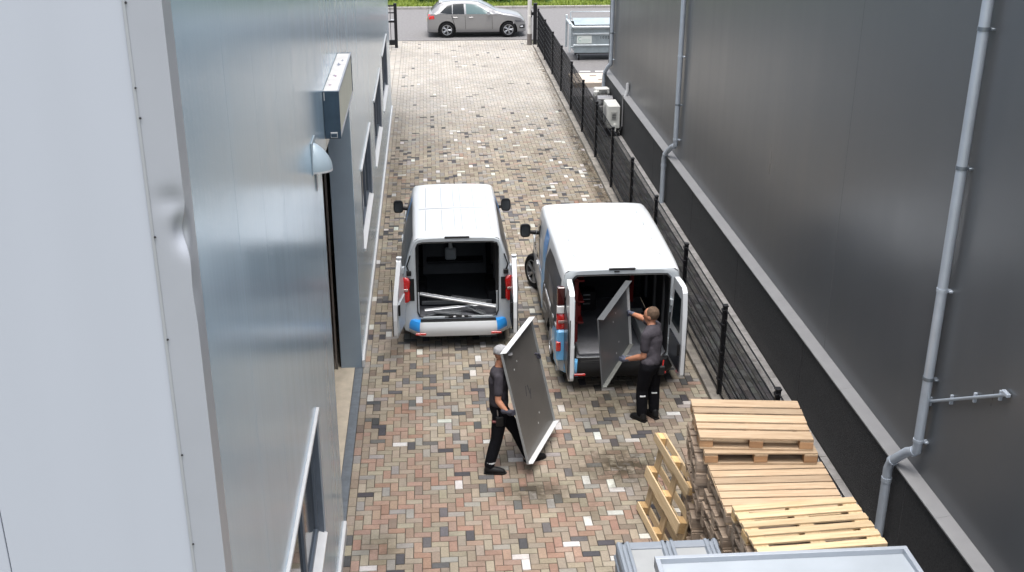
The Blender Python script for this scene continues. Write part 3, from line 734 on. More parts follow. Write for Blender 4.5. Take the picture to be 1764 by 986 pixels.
def wheel(parent, x, y, r, w, side, steer=0., spokes=5):
    o = MB().lathe([(r * .60, -w / 2 + .02), (r * .66, -w / 2), (r * .9, -w / 2), (r * .985, -w / 2 + .03), (r, -w / 4), (r, w / 4), (r * .985, w / 2 - .03), (r * .9, w / 2), (r * .66, w / 2), (r * .60, w / 2 - .02)], 32, 'x').build('wheel', M_tyre, parent, smooth=40, fixn=True)
    o.location = (x, y, r); o.rotation_euler = (0, 0, (0 if side > 0 else math.pi) + steer)
    MB().lathe([(r * .64, w / 2 - .01), (r * .61, w / 2 + .002), (r * .57, w / 2 - .012), (r * .55, w / 2 - .07), (.0, w / 2 - .075)], 32, 'x', mi=1).build('rim_barrel', [M_rim, M_rimd], o, smooth=40)
    rm = MB().lathe([(r * .66, w / 2 - .006), (r * .655, w / 2 + .006), (r * .60, w / 2 + .004), (r * .585, w / 2 - .02)], 32, 'x')
    for k in range(spokes):
        for dd in (-.16, .16):
            a = 2 * math.pi * k / spokes + dd; b = 2 * math.pi * k / spokes + dd * .3
            pa = Vector((w / 2 - .012, r * .6 * math.cos(a), r * .6 * math.sin(a))); pb = Vector((w / 2 - .02, r * .12 * math.cos(b), r * .12 * math.sin(b)))
            rm.tube([pb, pa], [.022 * r / .33, .016 * r / .33], 6)
    rm.lathe([(r * .17, w / 2 - .02), (r * .16, w / 2 - .002), (0, w / 2 + .002)], 16, 'x').build('rim', M_rim, o, smooth=40)
    return o

def mirror(parent, x, y, z, side):
    m = MB()
    Mx = Matrix.Translation((x + side * .20, y, z)) @ Matrix.Rotation(side * -.12, 4, 'Z')
    G = []
    for i, (d, k) in enumerate([(-.05, .80), (-.045, .97), (-.02, 1.0), (.03, .93), (.07, .75), (.095, .4), (.1, .02)]):
        G.append([Mx @ Vector((.095 * k * (abs(math.cos(a)) ** .55) * (1 if math.cos(a) > 0 else -1), d, .125 * k * (abs(math.sin(a)) ** .55) * (1 if math.sin(a) > 0 else -1))) for a in np.linspace(0, 2 * math.pi, 25)])
    m.grid(G); m.tube([Vector((x - side * .04, y + .02, z - .06)), Vector((x + side * .15, y + .01, z - .04))], [.045, .03], 10)
    o = m.build('mirror', M_plast, parent, smooth=50)
    MB().add([Mx @ Vector((.088 * (abs(math.cos(a)) ** .55) * (1 if math.cos(a) > 0 else -1), -.042, .115 * (abs(math.sin(a)) ** .55) * (1 if math.sin(a) > 0 else -1))) for a in np.linspace(0, 2 * math.pi, 25)[:-1]], [tuple(range(24))]).build('mirror_glass', mat('mirror_glass', (.10, .11, .12), .08, .6), o)
    return o

def ring_frame(B, hw, zb, zt, rad, y=0., depth=.05):
    """rear face of a van: from the body outline to a rounded opening"""
    out = [(x, z) for x, z in B.sec(0)]
    out = out + [(-x, z) for x, z in out[-2::-1]]
    c = (0, (zb + zt) / 2)
    inn = []
    # rounded rectangle, sampled by angle of the outline points
    n = 72
    def rr(a):
        dx, dz = math.cos(a), math.sin(a); lo, hi = 0, 3
        for _ in range(40):
            t = (lo + hi) / 2; X, Z = abs(dx * t), abs(dz * t); H_ = (zt - zb) / 2
            if X <= hw - rad or Z <= H_ - rad: inside = X <= hw and Z <= H_
            else: inside = math.hypot(X - (hw - rad), Z - (H_ - rad)) <= rad
            if inside: lo = t
            else: hi = t
        return (dx * lo, c[1] + dz * lo)
    def ro(a):
        dx, dz = math.cos(a), math.sin(a); best = 0
        P = out + [out[0]]
        for p, q in zip(P[:-1], P[1:]):
            ex, ez = q[0] - p[0], q[1] - p[1]; det = dx * -ez + ex * dz
            if abs(det) < 1e-9: continue
            px, pz = p[0] - c[0], p[1] - c[1]
            t = (px * -ez + ex * pz) / det; u = (dx * pz - dz * px) / det
            if 0 <= u <= 1 and t > best: best = t
        return (dx * best, c[1] + dz * best)
    A = np.linspace(-math.pi, math.pi, n + 1)
    O = [ro(a) for a in A]; I = [rr(a) for a in A]
    G = [[(x, y, z) for x, z in O], [(lerp(o[0], i[0], .25), y - .02, lerp(o[1], i[1], .25)) for o, i in zip(O, I)],
         [(lerp(o[0], i[0], .9), y - .02, lerp(o[1], i[1], .9)) for o, i in zip(O, I)], [(x, y - .005, z) for x, z in I], [(x, y + depth, z) for x, z in I]]
    seal = [[(x * 1.0, y - .008, z) for x, z in I], [(x * .985, y - .03, c[1] + (z - c[1]) * .985) for x, z in I], [(x * .97, y - .008, c[1] + (z - c[1]) * .97) for x, z in I]]
    return MB().grid(G), MB().grid(seal)

def rear_door(parent, B, side, ang, w, z0, z1, mw, inner, win=True, name='rear_door', outer=None, hinge=None, taper_=.12):
    """door hinged on the body side, swung out by ang (0 = shut); u runs from hinge to free edge"""
    hx = hinge or (B.side(0, .8) - .01)
    def top_in(z): return max(0, B.side(0, z) - B.side(0, .8)) if False else (B.side(0, .8) - B.side(0, z))
    d = Vector((-side * math.cos(ang), -math.sin(ang), 0)); nrm = Vector((-side * math.sin(ang), math.cos(ang), 0))  # nrm: towards cargo side when shut
    H0 = Vector((side * hx, -.015, 0))
    zz = [z0, z0 + .06, .75, 1.0, 1.2, 1.4, z1 - .16, z1 - .06, z1]
    def pt(u, z, t): return H0 + d * u + nrm * t + Vector((0, 0, z))
    def edge(z):
        a = top_in(z) if z > .8 else 0
        e = w - taper_ * max(0, (z - .9) / (z1 - .9)) ** (1.5 if taper_ < .2 else 1.1) - (.05 if z >= z1 - .001 else 0) - (.03 if z <= z0 + .001 else 0)
        return min(a, w * .5) + (.03 if z >= z1 - .001 or z <= z0 + .001 else 0), e
    m = MB(); nu = 9; O, I = [], []
    for z in zz:
        a, e = edge(z); O.append([pt(lerp(a, e, k / (nu - 1)), z, -.035 - .012 * math.sin(math.pi * k / (nu - 1))) for k in range(nu)])
        I.append([pt(lerp(a, e, k / (nu - 1)), z, .035) for k in range(nu)])
    m.grid(O); m.grid(I, flip=True)
    for k in range(len(zz) - 1):
        for j in (0, nu - 1): m.add([O[k][j], O[k + 1][j], I[k + 1][j], I[k][j]], [(0, 1, 2, 3)])
    for r_ in (0, -1):
        for j in range(nu - 1): m.add([O[r_][j], O[r_][j + 1], I[r_][j + 1], I[r_][j]], [(0, 1, 2, 3)])
    o = m.build(name, mw, parent, smooth=35)
    def pan(u0, u1, za, zb, t, mname, mm, th=.012, taper=0.):
        q = MB(); P = [(u0, za), (u1, za), (u1, zb), (u0 + taper, zb)]
        vs = [pt(u, z, t) for u, z in P] + [pt(u, z, t + th) for u, z in P]
        q.add(vs, [(0, 1, 2, 3), (4, 7, 6, 5), (0, 4, 5, 1), (1, 5, 6, 2), (2, 6, 7, 3), (3, 7, 4, 0)])
        return q.build(mname, mm, o, bevel=.004)
    pan(.06, w - .07, z0 + .08, .98, .036, 'inner_panel', inner, .018)
    if outer: pan(.03, w - .01, z0 + .05, 1.4, -.056, 'outer_graphic', outer, .008)
    if win: pan(.12, w - .17, 1.12, z1 - .17, .036, 'window', M_glass, .008, .07)
    elif taper_ < .2: pan(.13, w - .1, 1.06, z1 - .14, .036, 'inner_panel', M_vansh, .01, .07)
    pan(w - .004, w + .006, z0 + .04, 1.45, -.034, 'edge_seal', M_rubber, .014)
    pan(w - .09, w - .045, .82, 1.0, .05, 'latch', M_plast, .03)
    for z in (.7, 1.35): pan(-.03 + top_in(z) * .9, .05 + top_in(z) * .9, z, z + .1, .03, 'hinge', M_vansh, .03)
    return o

def make_van(name, label, loc, cfg):
    V_ = thing(name, label, 'van', loc)
    B = Body(cfg['keys'], [(cfg['ra'], .34, .40), (cfg['fa'], .34, .40)])
    B.shell('body', M_vanw, V_)
    hw, zb, zt = cfg['open']
    f, sl = ring_frame(B, hw, zb, zt, .09)
    fr = f.build('rear_frame', M_vansh, V_, smooth=35); sl.build('door_seal', M_rubber, fr, smooth=40)
    # load space
    L = cfg['bay']
    MB().grid([[(-hw - .02, .03, zb - .01), (hw + .02, .03, zb - .01)], [(-hw - .02, L, zb - .01), (hw + .02, L, zb - .01)]]).build('cargo_floor', M_cfloor, V_)
    q = MB()
    for sgn in (-1, 1): q.grid([[(sgn * (hw + .02), .03, zb), (sgn * (hw + .02), L, zb)], [(sgn * (hw + .02), .03, 1.15), (sgn * (hw + .02), L, 1.15)], [(sgn * (hw - .04), .03, zt + .01), (sgn * (hw - .04), L, zt + .01)]])
    q.grid([[(-hw + .04, .03, zt + .01), (hw - .04, .03, zt + .01)], [(-hw + .04, L, zt + .01), (hw - .04, L, zt + .01)]])
    lin = q.build('cargo_lining', M_liner, V_)
    MB().cbox(-hw - .03, hw + .03, L, L + .03, zb - .05, zt + .04, .004).build('bulkhead', M_liner, V_)
    for sgn in (-1, 1):
        MB().cbox(min(sgn * (hw + .015), sgn * (hw - .16)), max(sgn * (hw + .015), sgn * (hw - .16)), cfg['ra'] - .42, cfg['ra'] + .42, zb, zb + .22, .03).build('wheel_box', M_liner, V_)
        for yy_ in (.35, 1.05, 1.75):
            MB().cbox(min(sgn * (hw + .01), sgn * (hw - .03)), max(sgn * (hw + .01), sgn * (hw - .03)), yy_, yy_ + .07, zb + .25, zt - .08, .006).build('wall_rib', mat('liner_rib', (.06, .062, .066), .6), V_)
    # underbody
    MB().cbox(-.8, .8, .1, B.L - .25, .2, .34, .02).build('underbody', M_plast, V_)
    for a in (cfg['ra'], cfg['fa']):
        for sgn in (-1, 1):
            G = [[(sgn * x, a + .41 * math.cos(t), .34 + .41 * math.sin(t)) for t in np.linspace(-.15, math.pi + .15, 15)] for x in (.55, .93)]
            MB().grid(G).build('wheel_arch_liner', M_plast, V_, smooth=40)
    for a, st in ((cfg['ra'], 0), (cfg['fa'], cfg.get('steer', 0))):
        for sgn in (-1, 1): wheel(V_, sgn * (.835 + (.0 if not st else .03)), a, .335, .215, sgn, st)
    # bumper
    bw = B.side(.05, .5)
    G = []
    for (z, k, dy) in [(.21, .93, -.10), (.24, .97, -.17), (.33, 1.0, -.205), (.40, 1.0, -.20), (.445, .995, -.185), (.485, .985, -.17), (.495, .97, -.10), (.48, .95, -.02)]:
        row = []
        for t in np.linspace(-1, 1, 33):
            a = abs(t); x = bw * 1.005 * k * (t if a < .8 else math.copysign(.8 + .2 * math.sin((a - .8) / .2 * math.pi / 2), t))
            e = 0 if a < .62 else ((a - .62) / .38) ** 2.2
            row.append((x, dy * (1 - e * .55) + .42 * e * (1 if a > .62 else 0), z))
        G.append(row)
    bp = MB().grid(G, mi=0)
    for i, ff in enumerate(bp.f):
        j = i % 32; r_ = i // 32
        if j < cfg['bumper_blue'] or (j >= 32 - cfg['bumper_blue'] and 'bumper_mat' not in cfg): bp.m[i] = 1 if (r_ >= 2 or 'bumper_mat' in cfg) and r_ >= 1 else (2 if r_ == 0 else 0)
        elif r_ == 0: bp.m[i] = 2
    bmo = bp.build('bumper', [cfg.get('bumper_mat', M_vanw), cfg.get('blue', M_lblue), M_plast], V_, smooth=45)
    MB().cbox(-.62, .62, -.155, -.055, .486, .503, .004).build('step_tread', M_plast, bmo)
    for sgn in (-1, 1): MB().cbox(sgn * .62 - .085, sgn * .62 + .085, -.212, -.195, .28, .315, .004).build('reflector', M_red, bmo)
    # rear lamps
    for sgn in (-1, 1):
        x = B.side(.0, .95) + .005
        z0, z1 = cfg['lamp']
        q = MB()
        prof = [(z0, .75), (z0 + .04, .95), (lerp(z0, z1, .4), .92), (lerp(z0, z1, .5), .84), (lerp(z0, z1, .6), .95), (z1 - .08, 1.0), (z1 - .02, .9), (z1, .6)]
        G = [[(sgn * (x - .15 * k), -.022, z), (sgn * (x - .135 * k), -.055 * k, z), (sgn * (x - .03), -.06 * k, z), (sgn * (x + .012), -.025, z), (sgn * (x + .008), .05, z)] for z, k in prof]
        q.grid(G)
        lmp = q.build('tail_light', [M_red], V_, smooth=50)
        zc = lerp(z0, z1, .5); MB().cbox(min(sgn * (x - .11), sgn * (x - .01)), max(sgn * (x - .11), sgn * (x - .01)), -.066, -.05, zc - .022, zc + .022, .005).build('reversing_lens', mat('lens_smoke', (.30, .18, .17), .15, coat=1), lmp)
        MB().cbox(min(sgn * (x - .21), sgn * (x - .13)), max(sgn * (x - .21), sgn * (x - .13)), -.03, -.018, z0 + .02, z1 - .03, .004).build('pillar_trim', M_plast, V_)
        MB().cbox(min(sgn * (x - .17), sgn * (x - .09)), max(sgn * (x - .17), sgn * (x - .09)), -.06, -.015, z1 + .03, z1 + .11, .006).build('door_stay', M_plast, V_)
        MB().tube([(sgn * (x - .13), -.04, z1 + .1), (sgn * (x - .1), -.05, z1 + .2), (sgn * (x - .16), -.045, z1 + .38)], .013, 6).build('hinge_arm', M_plast, V_, smooth=50)
    MB().cbox(-.20, .20, -.03, .012, B.top(0, 0) - .03, B.top(0, 0) - .002, .006).build('brake_light', M_plast, V_)
    # windscreen, cab windows, mirrors, lights
    s0, s1 = cfg['screen']
    B.tpatch(s0, s1, lambda y: -B._i(B.wt, y) + .05, lambda y: B._i(B.wt, y) - .05, .006).build('windscreen', M_glass, V_, smooth=60)
    for sgn in (-1, 1):
        c0 = cfg['cab']
        B.patch([(c0, 1.02), (c0 + .55, 1.0), (c0 + 1.0, .98)], [(c0 + .04, 1.74), (c0 + .45, 1.66), (c0 + .98, 1.10)], sgn, .007, 10, 14).build('side_window', M_glass, V_, smooth=60)
        mirror(V_, sgn * B.side(cfg['mir'], 1.15), cfg['mir'], 1.22, sgn)
        MB().tube([(sgn * .5, B.L - .12, .66), (sgn * .8, B.L - .32, .74)], .09, 10).build('headlight', M_clear, V_, smooth=50)
    for yy_ in cfg['seams']:
        for sgn in (-1, 1):
            b = B.patch([(yy_, .36), (yy_ + .01, .36)], [(yy_, 1.72), (yy_ + .01, 1.72)], sgn, .003, 12, 1); b.build('door_gap', M_rubber, V_, smooth=60)
    for sgn in (-1, 1):
        B.patch([(cfg['ra'] + .45, .30), (cfg['fa'] - .45, .30)], [(cfg['ra'] + .45, .40), (cfg['fa'] - .45, .40)], sgn, .012, 3, 16).build('sill_moulding', M_plast, V_, smooth=60)
        MB().cbox(sgn * (B.side(2.6, .95)) - .02, sgn * (B.side(2.6, .95)) + .02, cfg['cab'] + .03, cfg['cab'] + .2, .93, .97, .008).build('door_handle', M_vanw, V_)
    return V_, B

# ---- left van
keysL = [(0, .915, 1.905, .67), (.06, .93, 1.92, .68), (.5, .945, 1.93, .69), (1.4, .95, 1.935, .70), (2.4, .95, 1.925, .71), (2.85, .945, 1.905, .71), (3.05, .94, 1.84, .71),
         (3.5, .93, 1.52, .72), (4.0, .92, 1.16, .75), (4.4, .90, 1.04, .74), (4.75, .84, .90, .68), (4.9, .72, .70, .58)]
VL, BL = make_van('cargo_van', 'white cargo van with open rear doors parked beside the silver hall', (.365, 17.06, 0),
    dict(keys=keysL, ra=.95, fa=4.1, open=(.672, .50, 1.83), bay=2.35, lamp=(.80, 1.24), bumper_blue=5, screen=(3.06, 3.95), cab=2.62, mir=3.75, seams=(2.5, 1.2)))
for sgn in (-1, 1):
    BL.patch([(.16, 1.10), (1.5, 1.0), (2.2, 1.0)], [(.24, 1.86), (1.5, 1.868), (2.05, 1.865)], sgn, .006, 10, 12).build('side_graphic', M_ldark, VL, smooth=60)
    BL.patch([(.0, .50), (.14, .50)], [(.0, .70), (.12, .68)], sgn, .006, 4, 4).build('blue_corner', M_lblue, VL, smooth=60)
    BL.patch([(2.12, 1.45), (2.42, 1.40)], [(2.06, 1.866), (2.36, 1.86)], sgn, .007).build('blue_stripe', M_lblue, VL, smooth=60)
    for k in range(5):
        y_ = .45 + .33 * k; BL.patch([(y_, 1.28 + .03 * (k % 2)), (y_ + .2, 1.33)], [(y_ + .03, 1.31 + .03 * (k % 2)), (y_ + .2, 1.36)], sgn, .009, 2, 4).build('print_stroke', M_vansh, VL)
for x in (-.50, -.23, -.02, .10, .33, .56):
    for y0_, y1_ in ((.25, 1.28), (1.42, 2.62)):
        BL.tpatch(y0_, y1_, x - .009, x + .009, .005, 12, 2).build('roof_groove_shade', mat('groove_shade', (.36, .38, .40), .5), VL, smooth=60)  # grey strips paint in the shading of the pressed roof grooves
for x0_, x1_ in ((-.62, .62),): BL.tpatch(1.34, 1.365, x0_, x1_, .005, 2, 16).build('roof_groove_shade', mat('groove_shade', (.36, .38, .40), .5), VL, smooth=60)  # cross groove, its shading painted with the same grey
MB().tube([(.03, 2.86, 1.90), (.03, 2.83, 2.09)], [.006, .004], 6).build('aerial', M_plast, VL)
rear_door(VL, BL, -1, R(100), .66, .44, 1.64, M_vanw, M_vansh, win=False, taper_=.50)
rear_door(VL, BL, 1, R(90), .66, .44, 1.64, M_vanw, M_liner, win=False, taper_=.50)
for sgn in (-1, 1):
    MB().cbox(sgn * .42 - .2, sgn * .42 + .2, -.028, .012, .50, .522, .003).build('sill_strip', M_vansh, VL)
    MB().cbox(sgn * .645 - .012, sgn * .645 + .012, .0, .03, .52, .95, .004).build('pillar_strip', M_vansh, VL)
MB().cbox(-.16, .16, -.03, .02, .50, .53, .004).build('latch_plate', M_plast, VL)
for dx in (-.06, .08): MB().cbox(dx - .022, dx + .022, -.034, -.02, .507, .533, .004).build('striker', M_rim, VL)

# ---- right van
keysR = [(0, .955, 1.935, .83), (.06, .97, 1.95, .845), (.5, .975, 1.965, .86), (1.4, .98, 1.975, .87), (2.6, .98, 1.965, .88), (3.05, .975, 1.945, .87), (3.25, .97, 1.89, .86),
         (3.65, .96, 1.62, .83), (4.15, .94, 1.20, .81), (4.5, .91, 1.06, .76), (4.85, .85, .90, .68), (5.0, .72, .68, .58)]
VR, BR = make_van('panel_van', 'white panel van with dark and blue side graphics being loaded beside the fence', (2.775, 15.42, 0),
    dict(keys=keysR, ra=.98, fa=4.08, open=(.745, .47, 1.85), bay=2.4, lamp=(.99, 1.25), bumper_blue=5, blue=M_lsky, bumper_mat=M_plast, screen=(3.27, 4.1), cab=2.78, mir=3.85, seams=(2.68, 1.25), steer=R(24)))
for sgn in (-1, 1):
    BR.patch([(.02, .92), (.3, .90), (.55, .72), (1.0, .78), (1.55, .78), (2.0, .62)], [(.05, 1.76), (.9, 1.79), (1.45, 1.76), (1.75, 1.45)], sgn, .005, 8, 16).build('side_graphic', M_ldark, VR, smooth=60)
    BR.patch([(1.42, .36), (2.0, .36)], [(.9, .81), (2.0, .63)], sgn, .0045).build('side_graphic', M_ldark, VR, smooth=60)
    BR.patch([(2.0, .45), (2.25, .40)], [(1.75, 1.47), (2.15, 1.60)], sgn, .006, 10, 5).build('blue_swoosh', M_lsky, VR, smooth=60)
    BR.patch([(1.74, 1.52), (2.15, 1.58)], [(1.62, 1.86), (2.0, 1.90)], sgn, .007, 6, 5).build('blue_stripe', M_lblue, VR, smooth=60)
    BR.patch([(2.3, .9), (2.62, .95)], [(2.25, 1.2), (2.62, 1.35)], sgn, .006, 6, 5).build('blue_print', mat('livery_pale', (.33, .42, .60), .3, coat=.4, var=.3, vscale=9), VR, smooth=60)
    BR.patch([(.0, .48), (.54, .54)], [(.0, .99), (.34, .90)], sgn, .008, 5, 5).build('blue_corner', M_lsky, VR, smooth=60)
    B_ = BR.patch([(.55, 1.12), (1.15, 1.14)], [(.62, 1.42), (1.18, 1.44)], sgn, .009, 4, 4); B_.build('printed_panel', M_lgrey, VR, smooth=60)
    for k in range(9):
        y_ = .30 + .17 * k; zc = .86 + .05 * math.sin(k * 2.1); hgt = .10 + .05 * math.cos(k * 1.7)
        BR.patch([(y_, zc), (y_ + .018, zc)], [(y_ + .05, zc + hgt), (y_ + .075, zc + hgt)], sgn, .010, 3, 2).build('print_stroke', M_vanw, VR)
    for k in range(3): BR.patch([(.35 + .02 * k, 1.0 + .2 * k), (1.5, .98 + .2 * k)], [(.35 + .02 * k, 1.008 + .2 * k), (1.5, .99 + .2 * k)], sgn, .0105, 1, 14).build('print_line', M_vanw if k == 0 else M_lgrey, VR)
for x in (-.66, .66):
    for y_ in (.45, 1.15, 1.85, 2.5):
        for d_ in (0, .07): MB().lathe([(.014, 0), (.012, .008), (0, .009)], 10, 'z', (x, y_ + d_, BR.top(y_, x) + .001)).build('roof_plug', M_vansh, VR, smooth=40)
for sgn in (-1, 1):
    x = BR.side(0, .95)
    MB().cbox(min(sgn * (x - .1), sgn * (x + .016)), max(sgn * (x - .1), sgn * (x + .016)), -.062, .02, 1.255, 1.38, .012).build('clear_lens', M_clear, VR)
    MB().cbox(min(sgn * (x - .1), sgn * (x + .014)), max(sgn * (x - .1), sgn * (x + .014)), -.06, .02, 1.385, 1.68, .012).build('smoked_lens', M_redd, VR)
    MB().cbox(min(sgn * .968, sgn * .80), max(sgn * .968, sgn * .80), -.075, .02, .47, .985, .03).build('bumper_corner', M_lsky if sgn < 0 else M_plast, VR)
    MB().cbox(min(sgn * .975, sgn * .90), max(sgn * .975, sgn * .90), -.085, -.0, .64, .80, .012).build('fog_lamp', M_red, VR)
rear_door(VR, BR, -1, R(92), .74, .46, 1.84, M_vanw, M_vansh, win=False, outer=M_ldark, hinge=.80)
rear_door(VR, BR, 1, R(92), .74, .46, 1.84, M_vanw, M_ldark, hinge=.80)
MB().cbox(-.12, -.04, -.03, .0, 1.89, 1.91, .003).build('roof_button', M_plast, VR)
MB().cbox(-.70, .70, -.05, .01, .445, .475, .004).build('sill_plate', mat('sill_metal', (.25, .26, .28), .4, .5), VR)

# ---- cargo (things of their own)
def strip(name, label, cat, pts, r, m, group=None, kind='tube'):
    t = MB().tube(pts, r, 6).build(name, m, None, smooth=30); return tag(t, label, cat, group)
M_alu = mat('aluminium', (.62, .64, .66), .3, .6, var=.08, vscale=10)
M_dalu = mat('dull_aluminium', (.16, .17, .18), .45, .4, var=.2, vscale=10)
ox, oy, oz = VL.location
def bar(name, label, cat, a, b, w, h, m):
    a, b = Vector(a), Vector(b); d = b - a; L = d.length; q = d.to_track_quat('X', 'Z').to_matrix().to_4x4(); q.translation = a
    return tag(MB().cbox(0, L, -w / 2, w / 2, -h / 2, h / 2, .003, M=q).cbox(0, L, w / 2, w / 2 + .004, -h / 2, h / 2 + .02, .001, M=q).build(name, m), label, cat)
bar('metal_profile', 'bright aluminium profile lying slanted across the open load bay', 'profile', (ox - .63, oy + .30, .80), (ox + .63, oy + .08, .63), .032, .03, M_alu)
bar('metal_profile', 'thin aluminium profile behind the bright slanted one in the bay', 'profile', (ox - .1, oy + .38, .71), (ox + .48, oy + .26, .65), .016, .016, M_dalu)
bar('metal_profile', 'pale thin rail lying level in front of the slanted profile', 'profile', (ox - .55, oy + .12, .575), (ox + .35, oy + .22, .61), .016, .016, M_alu)
bar('metal_profile', 'short dull bracket arm at the right of the load floor', 'profile', (ox + .12, oy + .22, .60), (ox + .44, oy + .04, .52), .05, .02, M_dalu)
bar('metal_profile', 'short dull metal channel at the left of the load floor', 'profile', (ox - .4, oy + .13, .56), (ox + .05, oy + .06, .53), .10, .035, M_dalu)
bar('metal_profile', 'small bent strip at the left corner of the load floor', 'profile', (ox - .52, oy + .05, .515), (ox - .3, oy + .12, .535), .02, .016, M_dalu)
t = thing('sheet_panel', 'dark flat sheet panel lying in the back of the left van', 'panel', (ox, oy + 1.2, .53))
MB().cbox(-.6, .58, -.7, .7, .0, .05, .005).build('sheet', mat('dark_sheet', (.045, .05, .055), .5, .3, var=.2, vscale=4), t)
MB().cbox(-.6, .58, -.72, -.7, .0, .065, .003).build('front_lip', M_dalu, t)
t2 = thing('sheet_panel', 'second dark sheet panel leaning on the bulkhead of the left van', 'panel', (ox, oy + 2.05, .68))
Mx = Matrix.Rotation(R(-62), 4, 'X')
MB().cbox(-.58, .56, -.5, .25, 0, .03, .004, M=Matrix.Translation((0, 0, .25)) @ Matrix.Rotation(R(55), 4, 'X')).build('sheet', MATS['dark_sheet'], t2)
t3 = thing('water_canister', 'clear plastic canister high up behind the left van bulkhead shelf', 'canister', (ox - .08, oy + 1.80, .845))
MB().cbox(-.10, .10, -.06, .06, .0, .22, .025).build('canister_body', mat('canister_plastic', (.35, .38, .40), .2, coat=.4), t3)
MB().tube([(0, 0, .22), (0, 0, .30), (0, 0, .36)], [.045, .03, .035], 12).build('canister_neck', mat('canister_cap', (.5, .52, .53), .3), t3, smooth=40)
s_ = MB().cbox(ox - .5, ox + .5, oy + 1.7, oy + 2.3, .80, .844, .004).build('van_shelf', M_liner); tag(s_, 'black shelf board carrying the canister inside the left van', 'shelf')
ox, oy, oz = VR.location
M_redm = mat('red_paint', (.20, .010, .010), .45, var=.15, vscale=6)
t = thing('tool_rack', 'red metal tool rack along the left inside of the right van', 'tool rack', (ox - .60, oy + 1.45, .47))
for y_ in (-.9, -.3, .3, .9): MB().cbox(-.03, .03, y_ - .02, y_ + .02, 0, 1.1, .004).build('rack_post', M_redm, t)
for z_ in (.35, .7, 1.05): MB().cbox(-.12, .12, -.92, .92, z_, z_ + .03, .004).build('rack_shelf', M_redm, t)
for y_, z_ in ((-.6, .38), (0, .38), (.55, .73)): MB().cbox(-.1, .1, y_ - .14, y_ + .14, z_, z_ + .2, .01).build('rack_bin', mat('bin_red', (.28, .012, .012), .5), t)
t = thing('cross_rack', 'red cross beam rack at the front of the right van load bay', 'rack', (ox + .05, oy + 2.2, .47))
for z_ in (.55, 1.0): MB().cbox(-.45, .55, -.05, .05, z_, z_ + .06, .005).build('rack_beam', M_redm, t)
for x_ in (-.42, .52): MB().cbox(x_ - .03, x_ + .03, -.05, .05, 0, 1.1, .004).build('rack_post', M_redm, t)
t = thing('tool_case', 'black tool case with grey clasps on the right van floor', 'case', (ox - .25, oy + 1.95, .47))
MB().cbox(-.16, .16, -.12, .12, 0, .34, .015).build('case_body', M_plast, t)
for z_ in (.12, .2, .28): MB().cbox(-.06, .06, -.13, -.121, z_, z_ + .02, .003).build('clasp', M_alu, t)
t = MB().cbox(ox + .42, ox + .69, oy + .35, oy + 1.4, .466, .68, .01).build('white_crate', mat('crate_white', (.42, .43, .43), .5, var=.1)); tag(t, 'low pale box along the right side of the right van floor', 'box')
t = MB().cbox(ox - .60, ox - .12, oy + .12, oy + 1.5, .466, .51, .012).build('rubber_mat', mat('grey_mat', (.20, .205, .22), .6, var=.2, vscale=5)); tag(t, 'grey mat on the load floor at the left of the right van', 'mat')

# ================================================================== HATCHBACK ON THE ROAD
keysC = [(0, .74, .72, .60), (.04, .79, .90, .62), (.18, .82, 1.02, .60), (.36, .845, 1.20, .57), (.56, .86, 1.35, .56), (.72, .865, 1.40, .57), (1.1, .872, 1.435, .585), (1.6, .875, 1.445, .59), (2.05, .875, 1.40, .58), (2.45, .873, 1.25, .59),
         (2.9, .87, 1.02, .66), (3.1, .868, .965, .70), (3.5, .855, .905, .70), (3.8, .82, .83, .66), (3.98, .74, .70, .58), (4.06, .60, .52, .45)]
CAR = thing('hatchback', 'silver grey five door hatchback parked across the alley mouth', 'car', (-.06, 47.55, 0), R(-90))
M_car = mat('car_silver', (.27, .27, .275), .3, .4, coat=.6, var=.02)
BC = Body(keysC, [(.80, .315, .365), (3.32, .315, .365)], zlow=.20, zbelt=.90)
BC.shell('body', M_car, CAR)
q = MB(); P = BC.sec(0); P = [(x, 0, z) for x, z in P] + [(-x, 0, z) for x, z in P[-2::-1]]; q.add(P, [tuple(range(len(P)))[::-1]]); q.build('tail_panel', M_car, CAR)
MB().cbox(-.72, .72, .15, 3.8, .17, .3, .02).build('underbody', M_plast, CAR)
for a in (.80, 3.32):
    for sgn in (-1, 1):
        MB().grid([[(sgn * x, a + .37 * math.cos(t), .315 + .37 * math.sin(t)) for t in np.linspace(-.15, math.pi + .15, 15)] for x in (.5, .84)]).build('wheel_arch_liner', M_plast, CAR, smooth=40)
        wheel(CAR, sgn * .765, a, .315, .205, sgn)
